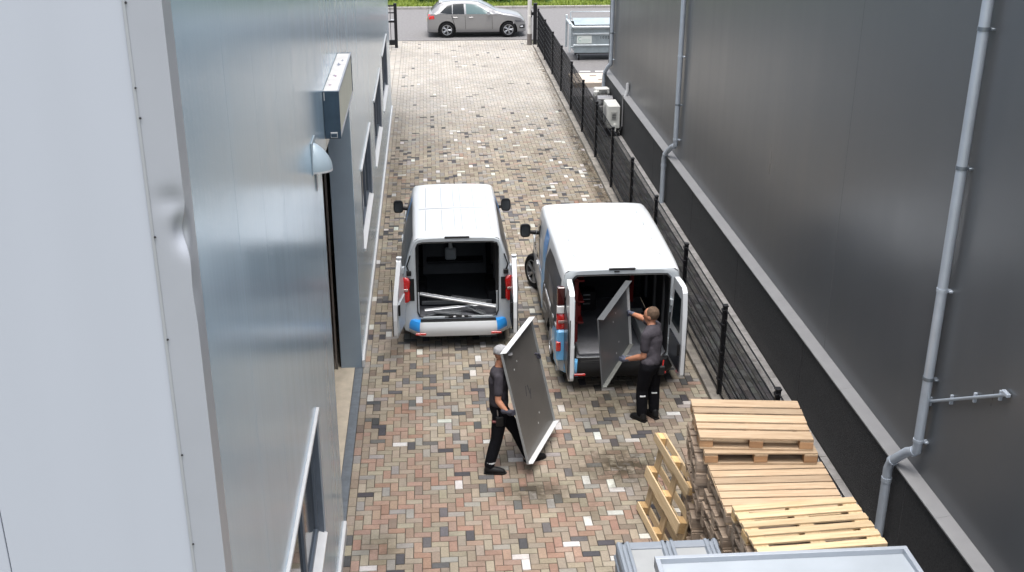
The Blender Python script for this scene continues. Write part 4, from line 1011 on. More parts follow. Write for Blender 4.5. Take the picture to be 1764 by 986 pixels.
for sgn in (-1, 1):
    BC.patch([(.52, .985), (1.02, .95)], [(.82, 1.26), (1.02, 1.30)], sgn, .006).build('rear_quarter_window', M_glass, CAR, smooth=60)
    BC.patch([(1.05, .95), (1.52, .935)], [(1.05, 1.325), (1.50, 1.335)], sgn, .006).build('rear_door_window', M_glass, CAR, smooth=60)
    BC.patch([(1.60, .93), (2.68, .915)], [(1.58, 1.335), (1.98, 1.30), (2.62, .96)], sgn, .006, 6, 14).build('front_door_window', mat('car_glass_green', (.09, .14, .145), .08, spec=.4), CAR, smooth=60)
    BC.patch([(.42, .955), (2.85, .895)], [(.42, .965), (2.85, .905)], sgn, .008, 1, 20).build('belt_trim', M_plast, CAR)
    for y_ in (1.56, 2.66):
        BC.patch([(y_, .34), (y_ + .012, .34)], [(y_ - .02, .90), (y_ - .008, .90)], sgn, .009, 24, 1).build('door_gap', M_rubber, CAR)
    BC.patch([(1.14, .40), (1.16, .40)], [(.98, .93), (1.0, .93)], sgn, .009, 24, 1).build('door_gap', M_rubber, CAR)
    BC.patch([(1.2, .26), (2.93, .26)], [(1.2, .30), (2.93, .30)], sgn, .010, 2, 12).build('sill_moulding', M_car, CAR, smooth=60)
    for y_ in (1.08, 1.72): MB().cbox(sgn * BC.side(y_, .82) - .015, sgn * BC.side(y_, .82) + .022, y_ - .02, y_ + .16, .80, .835, .008).build('door_handle', M_car, CAR)
    MB().tube([(sgn * .82, 2.52, .95), (sgn * .98, 2.50, .99)], [.05, .075], 10).build('mirror', M_car, CAR, smooth=50)
    BC.patch([(.02, .74), (.30, .76)], [(.05, .92), (.28, .92)], sgn, .01, 4, 5).build('tail_light', M_red, CAR, smooth=60)
    BC.patch([(3.62, .62), (3.96, .60)], [(3.58, .70), (3.93, .68)], sgn, .01, 4, 6).build('headlight', mat('headlight', (.12, .12, .13), .1, coat=1.), CAR, smooth=60)
    BC.patch([(3.78, .36), (4.0, .36)], [(3.80, .50), (4.0, .50)], sgn, .008, 3, 4).build('bumper_intake', M_plast, CAR, smooth=60)
    BC.patch([(3.82, .41), (3.93, .41)], [(3.82, .46), (3.93, .46)], sgn, .016, 2, 3).build('fog_light', mat('fog_light', (.85, .86, .9), .15, coat=1.), CAR, smooth=60)
    BC.patch([(3.0, .50), (3.0, .52)], [(3.01, .50), (3.01, .52)], sgn, .004, 1, 1).build('side_marker', M_red, CAR)
BC.tpatch(2.12, 2.84, lambda y: -BC._i(BC.wt, y) + .05, lambda y: BC._i(BC.wt, y) - .05, .006).build('windscreen', mat('screen_glass', (.18, .21, .23), .1, spec=.6), CAR, smooth=60)
BC.tpatch(.16, .52, -.5, .5, .008).build('rear_window', M_glass, CAR, smooth=60)
MB().cbox(-.5, .5, .50, .66, 1.365, 1.39, .01).build('roof_spoiler', M_car, CAR)
MB().cbox(-.25, .25, -.012, -.002, .58, .69, .004).build('number_plate', mat('plate_yellow', (.65, .48, .05), .5), CAR)
MB().cbox(-.45, .45, 4.03, 4.068, .33, .46, .01).build('grille', M_plast, CAR)

# ================================================================== STEEL WASTE CONTAINER BEHIND THE FENCE
M_galv = mat('galvanised', (.36, .42, .45), .42, .45, var=.15, vscale=4)
M_galvl = mat('galvanised_light', (.52, .57, .60), .42, .35, var=.1, vscale=4)
BI = thing('waste_container', 'grey steel wheeled waste container with white sticker behind the fence', 'container', (6.35, 42.2, 0))
MB().add([(x, y, z) for (k, z) in ((.94, .28), (1., 1.22)) for (x, y) in ((-1.05 * k, -.68 * k), (1.05 * k, -.68 * k), (1.05 * k, .68 * k), (-1.05 * k, .68 * k))],
         [(3, 2, 1, 0), (0, 1, 5, 4), (1, 2, 6, 5), (2, 3, 7, 6), (3, 0, 4, 7)]).build('tub', M_galv, BI)
def yb(z): return -.68 * lerp(.94, 1, (z - .28) / .94)
for z_ in (.56, .98): MB().cbox(-1.06, 1.06, yb(z_) - .035, yb(z_) + .01, z_ - .03, z_ + .03, .008).build('rib', M_galvl, BI)
for z_ in (1.22,): 
    MB().cbox(-1.1, 1.1, -.76, -.66, z_ - .03, z_ + .05, .015).cbox(-1.1, 1.1, .66, .76, z_ - .03, z_ + .05, .015).cbox(-1.12, -1.02, -.66, .66, z_ - .03, z_ + .05, .015).cbox(1.02, 1.12, -.66, .66, z_ - .03, z_ + .05, .015).build('rim', M_galvl, BI)
MB().add([(-1.0, -.64, 1.28), (1.0, -.64, 1.28), (1.0, .0, 1.44), (-1.0, .0, 1.44), (1.0, .64, 1.36), (-1.0, .64, 1.36)], [(0, 1, 2, 3), (3, 2, 4, 5)]).build('lid', M_galv, BI)
MB().cbox(-1.0, 1.0, -.66, -.60, 1.262, 1.30, .006).build('lid_shadow_gap', M_plast, BI)
MB().tube([(-1.0, .66, 1.3), (-1.0, .70, 1.58), (.9, .70, 1.58), (.9, .66, 1.3)], .025, 8).build('push_bar', M_galvl, BI, smooth=40)
for sx_ in (-1, 1):
    MB().cbox(sx_ * 1.17 - .04, sx_ * 1.17 + .04, -.62, -.54, .3, 1.36, .008).cbox(sx_ * 1.17 - .04, sx_ * 1.17 + .04, .5, .58, .3, 1.5, .008).cbox(sx_ * 1.17 - .035, sx_ * 1.17 + .035, -.54, .5, 1.28, 1.36, .008).build('side_frame', M_galvl, BI)
    for z_ in (.45, .8, 1.1): MB().cbox(min(sx_ * 1.0, sx_ * 1.17), max(sx_ * 1.0, sx_ * 1.17), -.60, -.56, z_, z_ + .06, .006).build('frame_bracket', M_galv, BI)
    for sy_ in (-1, 1):
        c = MB().lathe([(.03, -.03), (.10, -.028), (.11, -.015), (.11, .015), (.10, .028), (.03, .03)], 18, 'x', (sx_ * .82, sy_ * .5, .11)).build('caster', M_plast, BI, smooth=40)
        MB().cbox(sx_ * .82 - .05, sx_ * .82 + .05, sy_ * .5 - .04, sy_ * .5 + .06, .2, .29, .008).lathe([(.0, -.034), (.05, -.034), (.05, .034), (0, .034)], 12, 'x', (sx_ * .82, sy_ * .5, .11)).build('caster_fork', M_galvl, c)
MB().cbox(-.93, .93, -.62, .62, .24, .285, .01).build('base_frame', M_plast, BI)
stq = MB().box(-.92, -.37, yb(.76) - .022, yb(.76) - .014, .63, .92).build('sticker', mat('sticker_white', (.68, .72, .69), .5), BI)
M_stg = mat('sticker_print', (.35, .50, .45), .6); M_num = mat('stencil_black', (.03, .035, .04), .7)
y_ = yb(.76) - .0225
arc = MB(); A = np.linspace(R(50), R(310), 14)
arc.add([(-.80 + r_ * math.cos(a), y_, .79 + r_ * math.sin(a)) for a in A for r_ in (.05, .075)], [(2 * i, 2 * i + 1, 2 * i + 3, 2 * i + 2) for i in range(13)]); arc.build('printed_letter', M_stg, stq)
for z_, x1 in ((.78, -.42), (.74, -.42), (.69, -.45), (.66, -.5)): MB().box(-.74 if z_ > .7 else -.88, x1, y_ - .001, y_ + .002, z_, z_ + .008).build('printed_line', M_stg, stq)
def text(body, size, loc, rot, m, parent, name):
    c = bpy.data.curves.new(name, 'FONT'); c.body = body; c.size = size; c.align_x = 'LEFT'; c.space_character = 1.5; c.extrude = .001
    t = bpy.data.objects.new(name, c); COL.objects.link(t)
    dg = bpy.context.evaluated_depsgraph_get(); me = bpy.data.meshes.new_from_object(t.evaluated_get(dg)); bpy.data.objects.remove(t)
    me.materials.clear(); me.materials.append(m)
    o = bpy.data.objects.new(name, me); COL.objects.link(o); o.parent = parent; o.location = loc; o.rotation_euler = rot; return o
text('1002', .13, (-.07, yb(.85) - .012, .80), (R(90), 0, 0), M_num, BI, 'stencilled_number')

# ================================================================== PALLETS
def wood(name, a, b): return mat(name, a, .75, var=.12, vscale=2.2, col2=b, bump=.25, bscale=9, stretch=(1.2, 16, 16), objvar=.22)
W_new = wood('wood_new', (.46, .33, .185), (.56, .43, .27)); W_mid = wood('wood_used', (.37, .255, .155), (.47, .355, .24)); W_old = wood('wood_old', (.25, .18, .125), (.38, .30, .23))
W_blk = wood('wood_block', (.36, .20, .10), (.46, .28, .15)); W_new2 = wood('wood_new_block', (.52, .32, .13), (.64, .44, .22))
_pc = {}
def board(L, w, t, m):
    k = (round(L, 3), round(w, 3), round(t, 3), m.name)
    if k not in _pc: _pc[k] = MB().cbox(-L / 2, L / 2, -w / 2, w / 2, -t / 2, t / 2, .003).mesh('board', m)
    return _pc[k]
PH = .148
def pallet(label, loc, rz, L=1.22, Wd=.82, deck=(.145, .1, .145, .1, .145), md=W_old, mb=None, group='stacked wooden pallets', M=None, gaps=None):
    mb = mb or md
    P = thing('pallet', label, 'pallet', loc, rz, group)
    if M is not None: P.matrix_world = M
    j = lambda s=.004: random.uniform(-s, s)
    g_ = (Wd - sum(deck)) / (len(deck) - 1); y = -Wd / 2
    for w in deck:
        inst('deck_board', board(L, w, .022, md), P, (j(), y + w / 2 + j(.003), PH - .011), (0, 0, j(.004))); y += w + g_
    for x in (-L / 2 + .0725, 0, L / 2 - .0725): inst('stringer_board', board(Wd, .145, .022, md), P, (x + j(), j(), PH - .033), (0, 0, R(90) + j()))
    for iy, yb_ in enumerate((-Wd / 2 + .05, 0, Wd / 2 - .05)):
        for x in (-L / 2 + .0725, 0, L / 2 - .0725): inst('block', board(.145, .1 if iy != 1 else .145, .078, mb), P, (x + j(), yb_ + j(), PH - .044 - .039 + .0), (0, 0, j(.02)))
        inst('bottom_board', board(L, .1 if iy != 1 else .145, .022, md), P, (j(), yb_, .0125), (0, 0, j(.003)))
    return P
ORD = ['topmost', 'second from the top', 'third from the top', 'fourth from the top', 'fifth from the top', 'sixth from the top', 'seventh from the top', 'eighth from the top', 'ninth from the top', 'tenth from the top', 'eleventh from the top', 'twelfth from the top', 'thirteenth from the top']
D5 = (.165, .115, .165, .115, .165)
for k in range(13):
    i = 12 - k; dy = -.05 if k == 1 else random.uniform(-.02, .02); dx = .0 if k == 0 else .03 if k == 1 else random.uniform(-.03, .03)
    pallet('used wooden pallet, %s of the far stack beside the fence' % ORD[k], (3.455 + dx, 10.80 + dy, i * PH), R(-6 if k == 0 else -4 if k == 1 else random.uniform(-6, -2)), 1.22, .88, D5 if k < 2 else (.145, .1, .145, .1, .145), W_mid if k < 2 else W_old, W_blk if k < 2 else W_old)
for k in range(11):
    i = 10 - k; top = k == 0
    pallet('weathered wooden pallet, %s of the middle stack by the fence' % ORD[k], (3.50 + (0 if top else random.uniform(-.025, .025)), 9.88 + (0 if top else random.uniform(-.015, .015)), i * PH), R(-1.5 if top else random.uniform(-2.5, 1)), 1.25, .93, (.112,) * 7 if top else (.145, .1, .145, .1, .145), W_mid if top else W_old, W_old)
for k in range(12):
    i = 11 - k; top = k == 0
    pallet(('new pale wooden pallet, topmost of the near stack by the container' if top else 'weathered wooden pallet, %s of the near stack by the container' % ORD[k]), (3.53 + (0 if top else random.uniform(-.03, .03)), 8.97 + (0 if top else random.uniform(-.012, .012)), i * PH), R(3.5 if top else random.uniform(-1, 1)), 1.26, .80, (.090,) * 6 if top else (.145, .1, .145, .1, .145), W_new if top else W_old, W_new2 if top else W_old)
# pallet standing on edge against the far stack, underside towards the alley
a_up = Vector((.17, 0, .985)).normalized(); a_x = Vector((-.125, 1, 0)).normalized(); a_z = a_x.cross(a_up).normalized(); a_x = a_up.cross(a_z)
Mp = Matrix((( a_x.x, a_up.x, a_z.x, 0), (a_x.y, a_up.y, a_z.y, 0), (a_x.z, a_up.z, a_z.z, 0), (0, 0, 0, 1)))
Mp.translation = Vector((2.53, 11.36, .012)) + a_up * .56
pallet('new pale wooden pallet standing on edge leaning against the pallet stack', (0, 0, 0), 0, 1.24, 1.10, (.1, .1, .1, .1, .1, .1), W_new, W_new2, group=None, M=Mp)

# ================================================================== GREY CRATE AND STEEL BOX IN THE FOREGROUND
M_gp = mat('grey_plastic', (.20, .225, .26), .5, var=.06, vscale=5); M_gpl = mat('pale_inset', (.28, .29, .295), .6, var=.06, vscale=5)
GC = thing('plastic_crate', 'grey plastic pallet box with ribbed lid beside the pallet stacks', 'crate', (2.28, 8.92, 0))
MB().cbox(-.52, .52, -.56, .56, .10, 1.245, .02).build('crate_body', M_gp, GC)
MB().cbox(-.40, .40, -.50, .50, 1.245, 1.262, .004).build('lid_inset', M_gpl, GC)
for x in (-.45, .0, .44):
    w_ = .075 if x else .06
    for d_ in (-.045, .0, .045): MB().cbox(x + d_ - .018, x + d_ + .018, -.57, .565, 1.245, 1.298 - (0 if d_ else .008), .007).build('lid_rib', M_gp, GC)
    MB().cbox(x - .07, x + .07, -.57, .57, 1.24, 1.275, .008).build('lid_bar', M_gp, GC)
for y0_, y1_ in ((.46, .57), (-.57, -.48)): MB().cbox(-.52, .52, y0_, y1_, 1.24, 1.282, .01).build('lid_edge', M_gp, GC)
for x in (-.45, -.02, .44): MB().lathe([(.012, 0), (.012, .004), (0, .004)], 10, 'z', (x, .53, 1.298)).build('bolt_hole', M_plast, GC)
for x in (-.42, 0, .42):
    MB().cbox(x - .08, x + .08, -.56, .56, 0, .10, .01).build('skid', M_gp, GC)
for z_ in (.35, .6, .85, 1.1): MB().cbox(-.535, .535, -.575, .575, z_, z_ + .04, .01).build('wall_rib', M_gp, GC)
SB = thing('steel_box', 'large pale grey steel box with raised rim lid in the near corner', 'container', (3.03, 7.35, 0))
M_sb = mat('pale_steel', (.33, .36, .40), .42, .15, var=.05, vscale=3); M_sbd = mat('pale_steel_sheet', (.36, .395, .43), .38, .15, var=.05, vscale=2)
MB().cbox(-1.12, 1.12, -.86, .86, .12, 1.94, .01).build('box_body', M_sb, SB)
G = [[(x, y, 1.955 + (.012 if abs(y - .45) < .02 else .02 * math.sin((y + .9) * 1.8))) for x in np.linspace(-1.11, 1.11, 9)] for y in (-.85, -.5, 0, .42, .45, .48, .7, .85)]
MB().grid(G).build('lid_sheet', M_sbd, SB, smooth=50)
MB().cbox(-1.15, 1.15, .84, .885, 1.9, 2.012, .004).build('rim_bar', M_sb, SB); MB().cbox(-1.15, 1.15, -.885, -.84, 1.9, 2.012, .004).build('rim_bar', M_sb, SB)
for s_ in (-1, 1): MB().cbox(s_ * 1.128 - .022, s_ * 1.128 + .022, -.84, .84, 1.9, 2.010, .004).build('rim_bar', M_sb, SB)
for x in (-1.0, 1.0):
    for y in (-.75, .75): MB().cbox(x - .05, x + .05, y - .05, y + .05, 0, .12, .006).build('foot', M_sb, SB)
MB().cbox(-1.0, -.6, .0, .03, 1.965, 1.985, .004).build('lid_hinge', M_sb, SB)

# ================================================================== PEOPLE
def ico(mb, c, r, rot=None):
    c = Vector(c); r = r if hasattr(r, '__len__') else (r, r, r); bm = bmesh.new(); bmesh.ops.create_icosphere(bm, subdivisions=2, radius=1)
    M = Matrix.Translation(c) @ (rot.to_4x4() if rot is not None else Matrix.Identity(4)) @ Matrix.Diagonal((*r, 1))
    bm.verts.index_update(); mb.add([M @ v.co for v in bm.verts], [tuple(v.index for v in f.verts) for f in bm.faces]); bm.free()
def cap(mb, p, q, r1, r2):
    ico(mb, p, r1); ico(mb, q, r2); mb.tube([p, q], [r1, r2], 14)
def blob(name, m, parent, caps, ells=(), voxel=.012, smooth=4, k=1.):
    """one continuous skin over tapered limbs"""
    b = MB()
    for ch in caps:
        for (p, r1), (q, r2) in zip(ch[:-1], ch[1:]): cap(b, Vector(p), Vector(q), r1 * k, r2 * k)
    for e in ells: ico(b, e[0], tuple(x * k for x in e[1]), *e[2:])
    o = b.build(name, m, parent, world=True)
    md = o.modifiers.new('r', 'REMESH'); md.mode = 'VOXEL'; md.voxel_size = voxel
    ms = o.modifiers.new('s', 'SMOOTH'); ms.factor = .5; ms.iterations = smooth
    dg = bpy.context.evaluated_depsgraph_get(); me = bpy.data.meshes.new_from_object(o.evaluated_get(dg))
    o.modifiers.clear(); old = o.data; o.data = me; bpy.data.meshes.remove(old); me.shade_smooth(); me.name = name
    if not me.materials: me.materials.append(m)
    return o
M_skin = mat('skin', (.44, .20, .12), .55, var=.08, vscale=12)
M_shirt = mat('charcoal_shirt', (.056, .051, .060), .9, spec=.15, var=.25, vscale=9, bump=.5, bscale=14)
M_trous = mat('black_trousers', (.006, .006, .008), .9, spec=.12, var=.3, vscale=9, bump=.6, bscale=12)
M_shoe = mat('black_shoe', (.007, .007, .008), .55, spec=.3, var=.2)
M_glove = mat('work_glove', (.12, .13, .18), .8, var=.4, vscale=40); M_glovep = mat('glove_dark', (.035, .035, .05), .8, var=.3, vscale=40)
M_hair = mat('short_hair', (.095, .058, .035), .8, var=.3, vscale=60, bump=.5, bscale=200)
M_cap = mat('grey_cap', (.30, .30, .31), .8, var=.12, vscale=14, bump=.3, bscale=60)
M_eye = mat('eye', (.04, .03, .025), .2)
M_refl = mat('reflective_tape', (.62, .64, .66), .35)
def V3(*a): return Vector(a)
def hand(parent, wrist, knuckle, across, curl, m, thumb_side=1, L=.085):
    """glove: palm, four fingers of unequal length bent towards `curl`, thumb from the side of the palm"""
    w, k = V3(*wrist), V3(*knuckle); a = V3(*across).normalized(); c = V3(*curl).normalized(); f = (k - w).normalized()
    caps = [[(w - f * .05, .034), (w, .030), (lerp(w, k, .5), .033)]]
    for i, (off, l) in enumerate(((-.030, .92), (-.010, 1.05), (.011, 1.0), (.031, .8))):
        p = k + a * off; p0 = w + (k - w) * .45 + a * off * .8
        q = p + (f * .55 + c * .6).normalized() * L * l * .42; r = q + (f * .05 + c * 1.).normalized() * L * l * .32; s = r + (c * .75 - f * .6).normalized() * L * l * .26
        caps.append([(p0, .016), (p, .0125), (q, .0112), (r, .0105), (s, .0095)])
    t0 = w + (k - w) * .25 + a * .028 * -thumb_side; t1 = t0 + (f * .5 - a * thumb_side * .6 + c * .55).normalized() * .04; t2 = t1 + (f * .5 + c * .9).normalized() * .035
    caps.append([(t0, .017), (t1, .0135), (t2, .011)])
    return blob('glove', m, parent, caps, voxel=.0055, smooth=2)
def shoe(parent, heel, toe):
    h, t = V3(*heel), V3(*toe); d = (t - h)
    o = blob('shoe', M_shoe, parent, [[(h + V3(0, 0, .05), .046), (h + d * .35 + V3(0, 0, .055), .050), (h + d * .7 + V3(0, 0, .042), .046), (t + V3(0, 0, .036) - d.normalized() * .03, .038)], [(h + V3(0, 0, .05), .046), (h + d * .12 + V3(0, 0, .12), .050)]], voxel=.008, smooth=3)
    fl = V3(d.x, d.y, 0).normalized(); sd = V3(-fl.y, fl.x, 0); up = V3(0, 0, 1); L = V3(d.x, d.y, 0).length + .07; tilt = math.atan2(d.z, V3(d.x, d.y, 0).length)
    M = Matrix.Translation(h - fl * .045) @ Matrix(((fl.x, sd.x, 0, 0), (fl.y, sd.y, 0, 0), (0, 0, 1, 0), (0, 0, 0, 1))) @ Matrix.Rotation(-tilt, 4, 'Y')
    poly = [(0, -.034), (.03, -.042), (L * .5, -.045), (L * .8, -.046), (L - .02, -.03), (L, 0), (L - .02, .03), (L * .8, .046), (L * .5, .042), (.03, .042), (0, .034)]
    MB().prism(poly, .022, M).build('sole', M_plast, o, world=True); return o
def head(parent_caps, ells, c, fwd, r=.1):
    """skull, jaw, nose, ears as lumps of the one body skin"""
    f = V3(*fwd).normalized(); s = V3(-f.y, f.x, 0).normalized(); c = V3(*c); q = Matrix((s, f, V3(0, 0, 1))).transposed()
    ells.append((c + V3(0, 0, .015), (.078, .098, .108), q)); ells.append((c + f * .025 - V3(0, 0, .055), (.058, .068, .062), q))
    parent_caps.append([(c + f * .085 + V3(0, 0, .02), .012), (c + f * .112 - V3(0, 0, .022), .017)])
    parent_caps.append([(c + f * .085 - V3(0, 0, .065) - s * .02, .012), (c + f * .085 - V3(0, 0, .065) + s * .02, .012)])
    for k in (-1, 1): ells.append((c + s * k * .08 - V3(0, 0, .005), (.014, .026, .034), q))
    return c, f, s, q
def eyes(parent, c, f, s):
    for k in (-1, 1):
        b = MB(); ico(b, c + f * .091 + s * k * .032 + V3(0, 0, .012), .012); b.build('eye', M_eye, parent, smooth=80, world=True)

def person(label, loc, J, fwd, hfwd, cap_on, bulk=1.):
    P = thing('person', label, 'person', loc)
    pel, ch, nk, hd = V3(*J['pelvis']), V3(*J['chest']), V3(*J['neck']), V3(*J['head'])
    f = V3(*fwd).normalized(); s = V3(-f.y, f.x, 0)          # s: the person's left
    sl, sr = V3(*J['shl']), V3(*J['shr']); hl, hr = pel + s * .085 - V3(0, 0, .03), pel - s * .085 - V3(0, 0, .03)
    q = Matrix((s, f, V3(0, 0, 1))).transposed(); mid = (pel + ch) / 2
    caps, ells = [], []
    c_, f_, s_, q_ = head(caps, ells, hd, hfwd)
    caps.append([(ch + V3(0, 0, .14), .07), (nk, .056), (hd - V3(0, 0, .05), .055)])
    caps.append([(sl, .055), (ch + V3(0, 0, .1), .10), (sr, .055)])
    caps.append([(ch, .12), (mid, .105), (pel, .12)]); ells.append((ch, (.155, .105, .16), q)); ells.append((pel, (.15, .105, .12), q))
    for sh, el, wr in ((sl, J['ell'], J['wrl']), (sr, J['elr'], J['wrr'])): caps.append([(sh, .052), (lerp(sh, V3(*el), .5), .047), (el, .040), (lerp(V3(*el), V3(*wr), .3), .041), (wr, .028)])
    for hp, kn, an in ((hl, J['knl'], J['anl']), (hr, J['knr'], J['anr'])): caps.append([(hp, .085), (lerp(hp, V3(*kn), .5), .072), (kn, .054), (lerp(V3(*kn), V3(*an), .35), .055), (an, .038)])
    body = blob('body', M_skin, P, caps, ells, .011, 3, bulk); eyes(body, c_, f_, s_)
    # shirt
    c2 = [[(nk - V3(0, 0, .045), .068), (ch + V3(0, 0, .1), .105)], [(sl, .066), (ch + V3(0, 0, .1), .115), (sr, .066)], [(ch, .135), (mid, .122), (pel + V3(0, 0, .05), .128)]]
    e2 = [(ch, (.172, .12, .175), q), (mid, (.155, .115, .17), q), (pel + V3(0, 0, .05), (.165, .122, .09), q)]
    for sh, el in ((sl, J['ell']), (sr, J['elr'])): c2.append([(sh, .066), (lerp(sh, V3(*el), .45), .062), (lerp(sh, V3(*el), .66), .060)])
    shirt = blob('shirt', M_shirt, P, c2, e2, .010, 3, bulk)
    # trousers
    c3 = [[(pel + V3(0, 0, .02), .12), (pel - V3(0, 0, .06), .115)]]; e3 = [(pel - V3(0, 0, .02), (.168, .125, .13), q)]
    for hp, kn, an in ((hl, J['knl'], J['anl']), (hr, J['knr'], J['anr'])): c3.append([(hp, .105), (lerp(hp, V3(*kn), .5), .094), (kn, .078), (lerp(V3(*kn), V3(*an), .4), .078), (lerp(V3(*kn), V3(*an), .95), .068)])
    tr = blob('trousers', M_trous, P, c3, e3, .010, 3, bulk)
    MB().lathe([(.0, 0)], 3) if False else None
    shoe(P, *J['shoel']); shoe(P, *J['shoer'])
    if cap_on:
        cp = blob('cap', M_cap, P, [], [(c_ + V3(0, 0, .035), (.093, .113, .102), q_)], .008, 2)
        for v in cp.data.vertices:                                   # cut below the brow
            if v.co.z + P.location.z < c_.z + .03: v.co.z = c_.z + .03 - P.location.z
        pk = [(u * .082, .075 + .075 * math.sqrt(max(0, 1 - u * u))) for u in np.linspace(-1, 1, 11)] + [(.07, .06), (-.07, .06)]
        Mk = Matrix.Translation(c_ + V3(0, 0, .03)) @ q_.to_4x4() @ Matrix.Rotation(R(-10), 4, 'X')
        MB().prism(pk, .01, Mk).build('cap_peak', M_cap, cp, world=True)
    else:
        hh = blob('hair', M_hair, P, [], [(c_ + V3(0, 0, .03) - f_ * .016, (.083, .096, .101), q_)], .007, 2, bulk)
    return P, (pel, ch, f, s, q)

# worker walking to the right with a tray panel leaning against him
J1 = dict(pelvis=(.80, 13.22, .90), chest=(.80, 13.22, 1.27), neck=(.81, 13.23, 1.48), head=(.838, 13.24, 1.635), shl=(.85, 13.38, 1.40), shr=(.79, 13.05, 1.40),
          elr=(.775, 12.97, 1.09), wrr=(.885, 12.90, .965), ell=(1.05, 13.72, 1.22), wrl=(1.30, 13.97, 1.22), knr=(.765, 13.07, .48), anr=(.655, 13.0, .10), knl=(1.04, 13.27, .47), anl=(1.20, 13.25, .10),
          shoer=((.63, 12.99, .0), (.865, 12.96, .0)), shoel=((1.20, 13.24, .005), (1.44, 13.34, .0)))
P1, _ = person('worker in grey cap carrying a large metal panel across the alley', (.85, 13.12, 0), J1, (.97, .2, 0), (.98, .15, -.12), True, 1.04)
hand(P1, J1['wrr'], (.965, 12.90, .945), (0, .15, 1), (.3, .9, .0), M_glovep, 1); hand(P1, J1['wrl'], (1.365, 14.03, 1.215), (.1, .1, 1), (.75, -.55, .0), M_glovep, -1)
def pouch(P, M):
    o = MB().cbox(-.05, .05, -.035, .035, -.07, .07, .012, M=M).build('tool_pouch', M_plast, P, world=True)
    MB().tube([M @ V3(-.02, 0, .05), M @ V3(-.03, .0, .16)], .008, 6).build('tool', M_rim, o, world=True); MB().tube([M @ V3(.02, 0, .05), M @ V3(.03, .01, .15)], .010, 6).build('tool_grip', M_red, o, world=True)
pouch(P1, Matrix.Translation((.80, 13.035, .76)))
MB().cbox(.70, .79, 13.015, 13.05, .735, .765, .008).build('tool_handle', mat('tool_maroon', (.14, .03, .03), .5), P1, world=True)
MB().lathe([(.071, -.012), (.073, 0), (.071, .012)], 14, 'z', (.675, 13.01, .165)).build('ankle_tape', M_refl, P1, smooth=40, world=True)
# worker loading the right van
B2 = 1.14
J2 = dict(pelvis=(3.05, 14.33, .90), chest=(3.07, 14.42, 1.24), neck=(3.06, 14.47, 1.43), head=(3.055, 14.495, 1.57), shl=(2.955, 14.29, 1.35), shr=(3.155, 14.58, 1.37),
          ell=(2.935, 14.27, 1.04), wrl=(2.73, 14.50, .885), elr=(3.02, 14.87, 1.36), wrr=(2.88, 15.09, 1.35), knl=(2.945, 14.33, .50), anl=(2.95, 14.29, .10), knr=(3.13, 14.43, .50), anr=(3.145, 14.38, .10),
          shoel=((2.97, 14.24, 0), (2.82, 14.41, 0)), shoer=((3.165, 14.32, 0), (3.05, 14.51, 0)))
P2, (pel, ch, f2, s2, q2) = person('worker with short brown hair sliding a metal panel into the right van', (3.05, 14.33, 0), J2, (-.72, .69, 0), (-.85, .52, -.1), False, 1.13)
hand(P2, J2['wrl'], (2.66, 14.585, .845), (0, .2, 1), (-.35, .85, -.2), M_glove, -1); hand(P2, J2['wrr'], (2.845, 15.15, 1.335), (-.1, .0, 1), (-.7, .5, 0), M_glove, 1)
pouch(P2, Matrix.Translation((3.20, 14.30, .80)))
for an, kn in (('anl', 'knl'), ('anr', 'knr')):
    c = lerp(V3(*J2[kn]), V3(*J2[an]), .22); MB().cbox(c.x - .045, c.x + .035, c.y - .092, c.y - .07, c.z - .01, c.z + .012, .004).build('knee_tape', M_refl, P2, world=True)
c = V3(3.06, 14.465, 1.405); MB().lathe([(.070, -.008), (.073, 0), (.070, .008)], 16, 'z', c).build('collar', M_shirt, P2, smooth=40, world=True)

